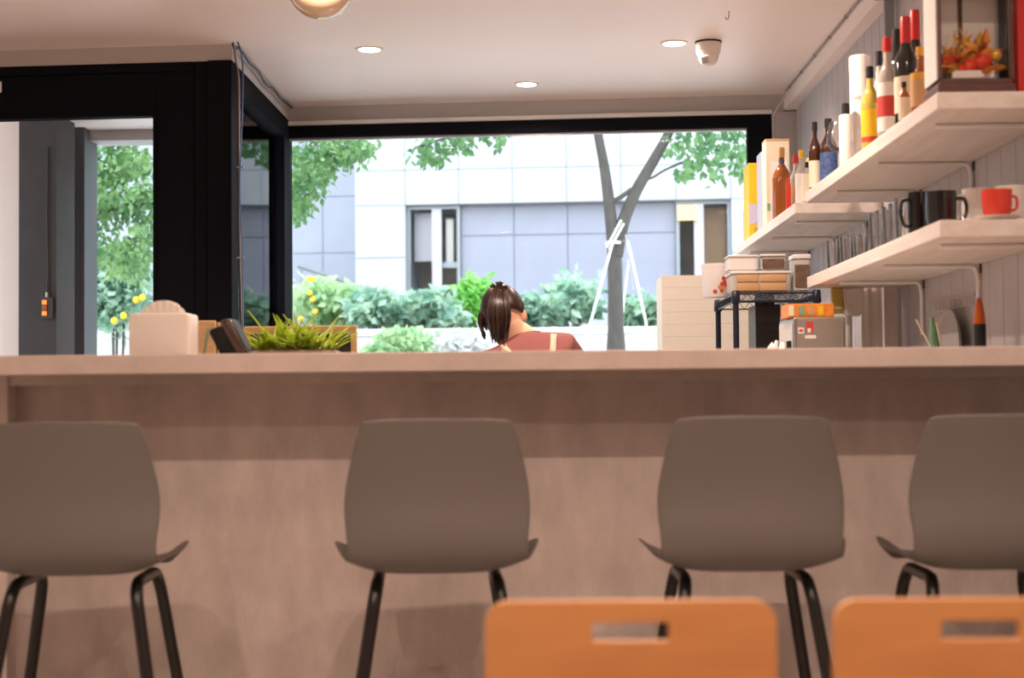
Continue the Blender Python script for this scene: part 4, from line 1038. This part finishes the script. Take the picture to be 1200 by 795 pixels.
t = thing('globe_lamp', 'warm opal globe lamp hanging just below the ceiling', 'lamp', (p.x, YG, 0)); gz = P(376, 22, YG).z + RG
ob('globe', MB().ball((0, 0, gz), RG, RG, RG, 32, 20), M['globe'], t, True)
ob('cap', MB().lathe([(.045, gz + RG * .93), (.05, gz + RG * .99), (.03, gz + RG + .02), (.012, min(gz + RG + .03, CZ - .02))], 20), M['brass'], t, True)
ob('canopy', MB().lathe([(.012, min(gz + RG + .02, CZ - .02)), (.012, CZ - .016), (.055, CZ - .012), (.055, CZ - .0005)], 20), M['brass'], t, True)
# cables in the corner of the porch
def cable(name, label, pts, r, m, n=5): return tag(ob(name, MB().tube(smooth_path(pts, n), r, 7), m, None, True), label, 'cable')
yc0 = yd(SX) - .026
def cp(px, py, dy=0): q = P(px, py, yc0 + dy); return (q.x, q.y, q.z)
cable('black_cable', 'black cable running down the corner post of the entrance', [cp(271, 45), cp(275, 62), cp(278, 90), cp(279, 150), cp(279, 230), cp(280, 300), cp(282, 372), cp(283, 412), cp(284, 500)], .0048, M['cable_k'])
cable('blue_cable', 'thin blue cable looping down beside the corner post of the entrance', [cp(275, 43, -.018), cp(281, 56, -.018), cp(284.5, 80, -.018), cp(284, 130, -.018), cp(281.5, 190, -.018), cp(281, 230, -.018), cp(284, 300, -.018), cp(285, 412, -.018), cp(286, 500, -.018)], .0036, M['cable_b'])
cable('white_cable', 'white cable between the black and blue cables on the corner post', [cp(273, 45, -.0105), cp(277, 72, -.0105), cp(280.5, 100, -.0105), cp(280.5, 190, -.0105), cp(282, 300, -.0105), cp(284, 412, -.0105), cp(285, 500, -.0105)], .0030, M['cable_g'])
for py in (196, 302): 
    q = cp(281.5, py, -.014); tag(ob('cable_tie', MB().box(-.016, .016, -.003, .010, -.004, .004, .001), M['cable_g'], None), 'cable tie around the corner cables, ' + ('upper one' if py < 250 else 'lower one'), 'cable tie').location = q
y0_ = yd(SX) + .03; y1_ = yb(SX) - .02
pts = []
for k in range(13):
    u = k / 12; pts.append((SX + .010, y0_ + (y1_ - y0_) * u, CZ - .014 - .022 * math.sin(u * 3.1) - .006 * math.sin(u * 17)))
cable('grey_cable', 'grey clipped cable along the top of the glazed side wall', pts, .008, M['cable_g'], 3)
cable('dark_cable', 'dark twisted cable beside the grey one on the side wall', [(x + .014, y, z + .004 + .006 * math.sin(i * 2)) for i, (x, y, z) in enumerate(pts)], .0045, M['cable_k'], 3)
pts = [(bx0 - .006, y_, CZ - .006) for y_ in [3.0 + k * .5 for k in range(11)] + [8.2]]
bc = thing('beam_cable', 'thin cable clipped along the top edge of the ceiling beam', 'cable')
ob('cable_run', MB().tube(pts, .0045, 7), M['cable_g'], bc, True)
for k in range(12): ob('cable_clip', MB().box(bx0 - .013, bx0 - .0005, 3.9 + k * .38, 3.915 + k * .38, CZ - .014, CZ - .0005, .001), M['cable_g'], bc)
q0 = PP(905, 135, AB - .05, BB)
cable('drop_cable', 'thin pale cable dropping beside the window frame', [(bx0 - .01, 8.2, CZ - .006), (bx0 - .02, 8.24, CZ - .05), (q0.x + .01, q0.y, q0.z), (q0.x + .005, q0.y, q0.z - .15), (q0.x + .005, q0.y, 1.2)], .0045, M['wallB'])
ye = onx(1022, PW - .03)
t = thing('steel_strut', 'grey steel strut from the upper shelf to the ceiling beam', 'strut', (PW - .03, min(ye, YFAR - .05), TOPZ))
ob('strut_post', MB().box(-.018, .018, -.012, .012, 0, bz - TOPZ - .001), M['alu'], t); ob('strut_plate', MB().box(-.05, .028, -.03, .03, bz - TOPZ - .007, bz - TOPZ - .001), M['alu'], t)

# ------------------------------------------------------------------ porch outside the door
YPW = 8.15
pa = P(22, 300, YPW).x; pb = P(66, 300, YPW).x; pc = P(99, 300, YPW + .45).x; pd_ = P(66, 300, YPW + .45).x
struct('wall_porch', MB().box(-4.2, pa, YPW + .05, YPW + .3, 0, 2.62), M['wallP'])
struct('trim_4', MB().box(pa, pb, YPW, YPW + .32, 0, 2.62), M['greywall'])
struct('trim_5', MB().box(pd_ - .05, pc, YPW + .45, YPW + .70, 0, 2.62, .004), M['greypillar'])
zpc = P(140, 166, YPW + .6).z
pcl = struct('ceiling_porch', MB().box(-4.2, SX - .125, yd(-2.5) + .12, YPW + .75, zpc + .06, zpc + .16), M['ceiling'])
struct('trim_6', MB().box(pb, SX - .13, YPW + .55, YPW + .75, zpc, zpc + .06), M['header'])
q = P(55, 361, YPW - .02)
t = thing('switch_box', 'small wired switch box with lit orange buttons on the grey porch wall', 'switch', (q.x, YPW - .001, q.z))
ob('box', MB().box(-.028, .028, -.025, 0, -.058, .058, .004), M['switch'], t)
for z, m in ((.030, 'switchlit'), (.0, 'switchred'), (-.030, 'switchlit')): ob('button', MB().box(-.024, .002, -.031, -.025, z - .012, z + .012, .002), M[m], t)
ob('cord', MB().tube([(-.004, -.008, .055), (0, -.007, .2), (-.004, -.007, .5), (0, -.007, .88)], .004, 6), M['cable_k'], t, True)
ob('cord_guard', MB().lathe([(.008, .055), (.006, .085)], 10, -.004, -.012), M['wire'], t)

# ------------------------------------------------------------------ street
struct('ground_outside', MB().box(-30, 30, 7.0, 60, -.25, -.12), M['pave'])
struct('step_porch', MB().box(-4.2, SX - .13, yd(-2.5) + .14, YPW + 1.2, -.12, -.005), M['pave'])
YP = 12.5; zpl = P(640, 384, YP).z
pt_ = thing('planter_wall', 'long pale granite retaining wall below the shrubs across the lane', 'planter wall', (0, 0, 0))
k = 0; x = -9.0
me = MB().box(.004, 1.196, 0, .28, -.12, zpl - .062, .006, seg=1).mesh('stone_slab'); me.materials.append(M['planter'])
mc = MB().box(.003, 1.197, -.03, .31, zpl - .06, zpl, .008, seg=1).mesh('coping_stone'); mc.materials.append(M['planter'])
while x < 9:
    o = ob('stone_slab', me, None, pt_); o.location = (x, YP, 0); o = ob('coping_stone', mc, None, pt_); o.location = (x, YP, 0); x += 1.2
struct('ground_bed', MB().box(-9, 9, YP + .29, 26, -.11, zpl - .10), M['soil'])
BZ = zpl - .10

# the building across the lane
AF, BF = 22.0, -.065
FB = Plane(AF, BF)
bd = thing('building', 'white stone-clad building across the lane with a recessed glazed strip', 'building', (0, AF, BZ), FB.ang)
gx0 = FB.at(475, 260)[0]; gx1 = FB.at(857, 260)[0]; PWd = (gx1 - gx0) / 6
gzt = FB.at(660, 237)[1] - BZ; rowh = (FB.at(600, 196)[1] - FB.at(600, 237)[1])
gzb = FB.at(660, 352)[1] - BZ
xw = FB.at(416, 260)[0]
ob('core_wall', MB().box(xw, gx0, .03, 2.2, 0, 7.6).box(gx0, gx1 + 8, .03, 2.2, gzt, 7.6).box(gx1, gx1 + 8, .03, 2.2, 0, gzt).box(gx0, gx1, .03, 2.2, 0, gzb).box(gx0, gx1, 1.6, 2.2, gzb, gzt), M['joint'], bd)
def panel_mesh(w_, h_, m, th=.03):
    me = MB().box(.005, w_ - .005, 0, th, .005, h_ - .005, .004, seg=1).mesh('facade_panel'); me.materials.append(m); return me
cols = [(xw, gx0 - xw)] + [(gx0 + k * PWd, PWd) for k in range(0, 14)]
cache = {}
for cx0, cw in cols:
    inside = gx0 - .01 <= cx0 < gx1 - .01
    zz = gzt
    while zz < 7.4:
        key = (round(cw, 3), 'r'); cache.setdefault(key, panel_mesh(cw, rowh, M['tile'])); o = ob('facade_panel', cache[key], None, bd); o.location = (cx0, 0, zz); zz += rowh
    zt_ = gzb if inside else gzt; hgt = zt_ / (1 if inside else 3)
    for j in range(1 if inside else 3):
        key = (round(cw, 3), round(hgt, 3)); cache.setdefault(key, panel_mesh(cw, hgt, M['tile'])); o = ob('facade_panel', cache[key], None, bd); o.location = (cx0, 0, j * hgt)
# recessed strip: lavender panels in the middle, a window at each end
zs = FB.at(660, 273)[1] - BZ
for k in range(1, 5):
    for z0, z1 in ((gzb, zs), (zs, gzt)):
        me = panel_mesh(PWd, z1 - z0, M['tile_blue']); o = ob('facade_panel', me, None, bd); o.location = (gx0 + k * PWd, .22, z0)
ob('strip_back', MB().box(gx0 + PWd, gx0 + 5 * PWd, .25, .30, gzb, gzt), M['joint'], bd)
for k in (0, 5):
    x0 = gx0 + k * PWd; x1 = x0 + PWd
    wn = ob('window_frame', MB().box(x0, x0 + .05, .15, .25, gzb, gzt).box(x1 - .05, x1, .15, .25, gzb, gzt).box(x0 + .05, x1 - .05, .15, .25, gzt - .05, gzt).box(x0 + .05, x1 - .05, .15, .25, gzb, gzb + .05), M['alu'], bd)
    xm = x0 + PWd * (.56 if k == 0 else .42)
    ob('mullion', MB().box(xm - .07, xm + .07, .14, .26, gzb + .05, gzt - .05), M['paleframe'], wn)
    for xa, xb in ((x0 + .05, xm - .07), (xm + .07, x1 - .05)):
        ob('pane', MB().box(xa, xb, .19, .197, gzb + .05, gzt - .05), M['pane'], wn)
    ob('room_box', MB().box(x0 + .01, x1 - .01, 1.3, 1.5, gzb, gzt), M['room'], wn)
    if k == 0:
        ob('roller_blind', MB().box(xm + .12, x1 - .12, .30, .33, gzb + .9 * (gzt - gzb) * .45, gzt - .18), M['panel'], wn)
        ob('door_rail', MB().box(xm + .07, x1 - .05, .21, .25, gzb + .36 * (gzt - gzb), gzb + .42 * (gzt - gzb)), M['alu'], wn)
        ob('curtain', MB().box(x0 + .06, x0 + .35, .5, .54, gzb + .45 * (gzt - gzb), gzt - .06), M['paleframe'], wn)
    else:
        ob('curtain', MB().box(xm + .09, x1 - .06, .45, .5, gzb, gzt - .06), M['curtain_brown'], wn)
        la = FB.at(794, 258); lb2 = FB.at(818, 238)
        ob('lit_sign', MB().box(la[0], lb2[0], .02, .10, la[1] - BZ, lb2[1] - BZ - .02, .01), M['lampbox'], wn)
wg = thing('building_wing', 'lilac-grey tiled wing set back beside the white building', 'building', (0, AF + 2.4, BZ), FB.ang)
xe_ = Plane(AF + 2.4, BF).at(417, 260)[0]
ob('core_wall', MB().box(-14, xe_ + .5, .03, 2.5, 0, 8), M['joint'], wg)
me = panel_mesh(1.05, .93, M['tile_wing'])
xx_ = xe_ + .5 - 1.05
while xx_ > -14:
    for j in range(9):
        o = ob('facade_panel', me, None, wg); o.location = (xx_, 0, j * .93)
    xx_ -= 1.05
a = Plane(AF + 1.6, BF).at(372, 318); b = Plane(AF + 1.6, BF).at(416, 334)
tag(ob('handrail', MB().tube([(a[0] - .3, AF + 1.6 - BF * 0 + BF * a[0], a[1] + .09), (b[0], AF + 1.6 + BF * b[0], b[1])], .03, 8).tube([(b[0] - .05, AF + 1.6 + BF * b[0], BZ - .02), (b[0] - .05, AF + 1.6 + BF * b[0], b[1])], .02, 8).tube([(a[0] - .25, AF + 1.6 + BF * a[0], BZ - .02), (a[0] - .25, AF + 1.6 + BF * a[0], a[1] + .08)], .02, 8), M['alu']), 'dark sloping handrail in front of the lilac-grey wing', 'handrail')

# ------------------------------------------------------------------ plants outside
def leaf_cloud(name, blobs, n, size, m, parent, seed=1, droop=.4):
    r_ = random.Random(seed); vs = []; fs = []
    vol = [b[3] * b[4] * b[5] for b in blobs]; tot = sum(vol)
    for b, v_ in zip(blobs, vol):
        for _ in range(max(4, int(n * v_ / tot))):
            while True:
                d = Vector((r_.uniform(-1, 1), r_.uniform(-1, 1), r_.uniform(-1, 1)))
                if d.length <= 1: break
            d = d * (.55 + .45 * r_.random()) if d.length > .2 else d
            c = Vector((b[0] + d.x * b[3], b[1] + d.y * b[4], b[2] + d.z * b[5]))
            L = size * r_.uniform(.6, 1.25); w_ = L * r_.uniform(.24, .36)
            ax = Vector((r_.uniform(-1, 1), r_.uniform(-1, 1), r_.uniform(-1, .5) - droop)).normalized()
            sd_ = ax.cross(Vector((r_.uniform(-1, 1), r_.uniform(-1, 1), r_.uniform(-.3, 1)))).normalized(); up = ax.cross(sd_)
            k = len(vs)
            vs += [c, c + ax * L * .4 + sd_ * w_ + up * .12 * w_, c + ax * L, c + ax * L * .4 - sd_ * w_ + up * .12 * w_]
            fs.append((k, k + 1, k + 2)); fs.append((k, k + 2, k + 3))
    me = bpy.data.meshes.new(name); me.from_pydata([tuple(v) for v in vs], [], fs); me.update(); me.materials.append(m)
    o = ob(name, me, None, parent); o['kind'] = 'stuff'; return o
GZ = -.12
# street tree with support poles
YT = 11.6
def tp(px, py, dy=0): q = P(px, py, YT + dy); return Vector((q.x, q.y, q.z))
tb_ = tp(722, 410)
tree = thing('street_tree', 'slim forked street tree with grey-brown trunk outside the window', 'tree', (0, 0, 0))
sc_ = YT / FPX
tk = smooth_path([(tb_.x, YT, GZ), tp(722, 410), tp(721, 340), tp(719, 290), tp(714, 240), tp(708, 195), tp(700, 150), tp(697, 100)], 5)
n = len(tk); ob('trunk', MB().tube(tk, [max(.07 - .045 * (i / n), .035) + (.012 if i < 6 else 0) for i in range(n)], 12), M['bark'], tree, True)
br = smooth_path([tp(722, 300), tp(730, 262), tp(745, 225), tp(765, 190), tp(784, 155), tp(800, 110)], 5); n = len(br)
ob('branch', MB().tube(br, [.056 - .024 * i / n for i in range(n)], 10), M['bark'], tree, True)
ob('branch', MB().tube(smooth_path([tp(714, 238), tp(726, 232), tp(740, 222)], 4), [.02] * 3 + [.018] * 6, 8), M['bark'], tree, True)
ob('twig', MB().tube(smooth_path([tp(752, 212), tp(765, 208), tp(778, 200), tp(800, 190)], 4), .010, 6), M['bark'], tree, True)
ob('twig', MB().tube(smooth_path([tp(700, 150), tp(650, 130), tp(590, 148), tp(530, 160), tp(490, 172)], 4), .010, 6), M['bark'], tree, True)
def blob(px, py, rx, ry, dy=0, rd=.5):
    q = tp(px, py, dy); k = (YT + dy) / FPX; return (q.x, q.y, q.z, rx * k, rd, ry * k)
leaf_cloud('foliage', [blob(845, 165, 42, 28), blob(812, 185, 26, 26), blob(870, 190, 26, 22), blob(790, 165, 20, 16), blob(800, 200, 16, 16), blob(840, 205, 14, 14), blob(860, 120, 90, 30), blob(700, 60, 160, 50)], 1500, .085, M['leaf_tree'], tree, 3)
leaf_cloud('foliage', [blob(520, 168, 40, 16), blob(492, 182, 22, 14), blob(545, 162, 26, 12), blob(580, 158, 22, 10), blob(515, 183, 14, 12), blob(585, 168, 8, 10), blob(560, 130, 90, 18)], 420, .085, M['leaf_tree'], tree, 4)
# support poles: a thing of its own
sp = thing('tree_support', 'white tied poles propping the street tree trunk', 'tree support', (0, 0, 0))
for (x0, y0), (x1, y1), dy in (((690, 385), (716, 292), -.35), ((757, 378), (737, 288), -.35), ((727, 388), (736, 310), .35)):
    f0 = tp(x0, y0, dy); f1 = tp(x1, y1, dy * .25); d_ = (f0 - f1); g = Vector((f0.x + (f0.x - f1.x) * .8, f0.y, GZ))
    ob('pole', MB().tube([g, f0, f1 - d_ * .06], .010, 8), M['pole'], sp, True)
ob('pole', MB().tube([tp(711, 290, -.11), tp(728, 258, -.11)], .009, 8), M['pole'], sp, True)
ob('pole', MB().tube([tp(714, 293, -.13), tp(731, 262, -.13)], .009, 8), M['pole'], sp, True)
ob('rope', MB().lathe([(.066, -.012), (.070, 0), (.066, .012)], 16, tp(720, 285).x, YT, tp(720, 285).z, False), M['pole'], sp, True)
ob('rope', MB().tube(smooth_path([tp(733, 275, -.1), tp(738, 310, -.12), tp(742, 340, -.12)], 4), .006, 6), M['greyplate'], sp, True)

# leafy trees by the entrance
def small_tree(label, X, Y, blobs, n, size, m, seed, trunk_h, extra=None):
    t = thing('leafy_tree', label, 'tree', (0, 0, 0))
    ob('trunk', MB().tube(smooth_path([(X, Y, GZ), (X + .05, Y, 1.0), (X - .03, Y, trunk_h)], 5), .06, 10), M['bark'], t, True)
    if extra: ob('branch', MB().tube(smooth_path(extra, 4), .018, 7), M['bark'], t, True)
    leaf_cloud('foliage', blobs, n, size, m, t, seed); return t
def bb(px, py, Y, rx, ry, rd=.45):
    q = P(px, py, Y); k = Y / FPX; return (q.x, q.y, q.z, rx * k, rd, ry * k)
Ya = 10.6
e0 = [P(104, 254, Ya), P(130, 246, Ya), P(160, 242, Ya), P(190, 238, Ya)]
small_tree('broad leafy tree with a low branch outside the glass door', P(30, 300, Ya).x, Ya, [bb(140, 190, Ya, 60, 35), bb(115, 235, Ya, 45, 40), bb(165, 235, Ya, 40, 30), bb(140, 130, Ya, 110, 45), bb(60, 200, Ya, 70, 70), bb(175, 270, Ya, 20, 18), bb(108, 290, Ya, 16, 40), bb(150, 300, Ya, 40, 40)], 5200, .065, M['leaf_far'], 8, 2.3, [(v.x, v.y, v.z) for v in [P(30, 290, Ya)] + e0])
Yb2 = 11.0
small_tree('drooping leafy tree at the corner of the big window', P(300, 300, Yb2).x, Yb2, [bb(365, 195, Yb2, 38, 40), bb(350, 225, Yb2, 22, 34), bb(400, 178, Yb2, 42, 22), bb(425, 172, Yb2, 24, 14), bb(345, 245, Yb2, 14, 24), bb(380, 140, Yb2, 80, 30), bb(300, 175, Yb2, 26, 22)], 2400, .065, M['leaf_far'], 9, 2.6)
# shrubs on the raised bed, one by one
def shrub(label, px, py, Y, rx, ry, n, size, m, seed, base, flowers=None, group='garden shrubs'):
    q = P(px, py, Y); k = Y / FPX
    t = thing('shrub', label, 'shrub', (q.x, Y, base), 0, group)
    h = q.z - base
    r_ = random.Random(seed)
    blobs = [(0, 0, h, rx * k, rx * k * .7, ry * k)] + [(r_.uniform(-.7, .7) * rx * k, r_.uniform(-.2, .2), max(h + r_.uniform(-.6, .5) * ry * k, .1), rx * k * .45, rx * k * .4, ry * k * .55) for _ in range(4)]
    leaf_cloud('foliage', blobs, n, size, m, t, seed, .0)
    for i in range(3): ob('stem', MB().tube([(0, 0, 0), (r_.uniform(-.4, .4) * rx * k, 0, h)], .012, 5), M['bark'], t, True)
    if flowers:
        for i in range(flowers):
            a_ = r_.uniform(0, 6.28); ob('flower', MB().ball((math.cos(a_) * rx * k * r_.uniform(.2, .9), -rx * k * .75, h + math.sin(a_) * ry * k * .8), .028, .02, .028, 8, 6), M['yellowflower'], t, True)
    return t
SH = [(385, 355, 15.0, 50, 36, 'leaf_light', 'pale green shrub with yellow flowers by the window post', 6), (440, 362, 14.6, 42, 28, 'leaf_shrub', 'blue-green shrub in the bed below the white wall', 0),
      (498, 362, 14.8, 48, 26, 'leaf_shrub', 'dense blue-green shrub below the end window of the building', 0), (553, 352, 15.2, 24, 32, 'leaf_bright', 'small bright green shrub beside the bowed head', 0),
      (625, 362, 14.8, 30, 24, 'leaf_shrub', 'low blue-green shrub behind the person', 0), (672, 352, 15.0, 46, 36, 'leaf_shrub', 'tall blue-green shrub between the person and street tree', 0),
      (752, 365, 15.0, 40, 24, 'leaf_shrub', 'blue-green shrub just beyond the street tree', 0), (815, 360, 15.0, 50, 28, 'leaf_shrub', 'blue-green shrub behind the cream cabinet', 0)]
for i, (px, py, Y, rx, ry, m, lab, fl_) in enumerate(SH): shrub(lab, px, py, Y, rx, ry, 900, .13, M[m], 20 + i, BZ, fl_)
shrub('rounded light green shrub in front of the granite wall', 480, 402, 12.0, 45, 22, 900, .07, M['leaf_light'], 40, GZ)
shrub('low light green shrub in front of the granite wall, lower of two', 440, 412, 11.8, 26, 14, 400, .07, M['leaf_light'], 41, GZ)
shrub('wispy pale grey grass clump below the bowed head', 545, 402, 12.0, 34, 18, 300, .10, M['leaf_pale'], 42, GZ)
shrub('flowering shrub with yellow blooms outside the glass door', 135, 335, 11.8, 60, 60, 2400, .08, M['leaf_shrub'], 43, GZ, 12)
shrub('light green shrub outside the porch glazing', 305, 350, 12.0, 40, 50, 800, .09, M['leaf_light'], 44, GZ)
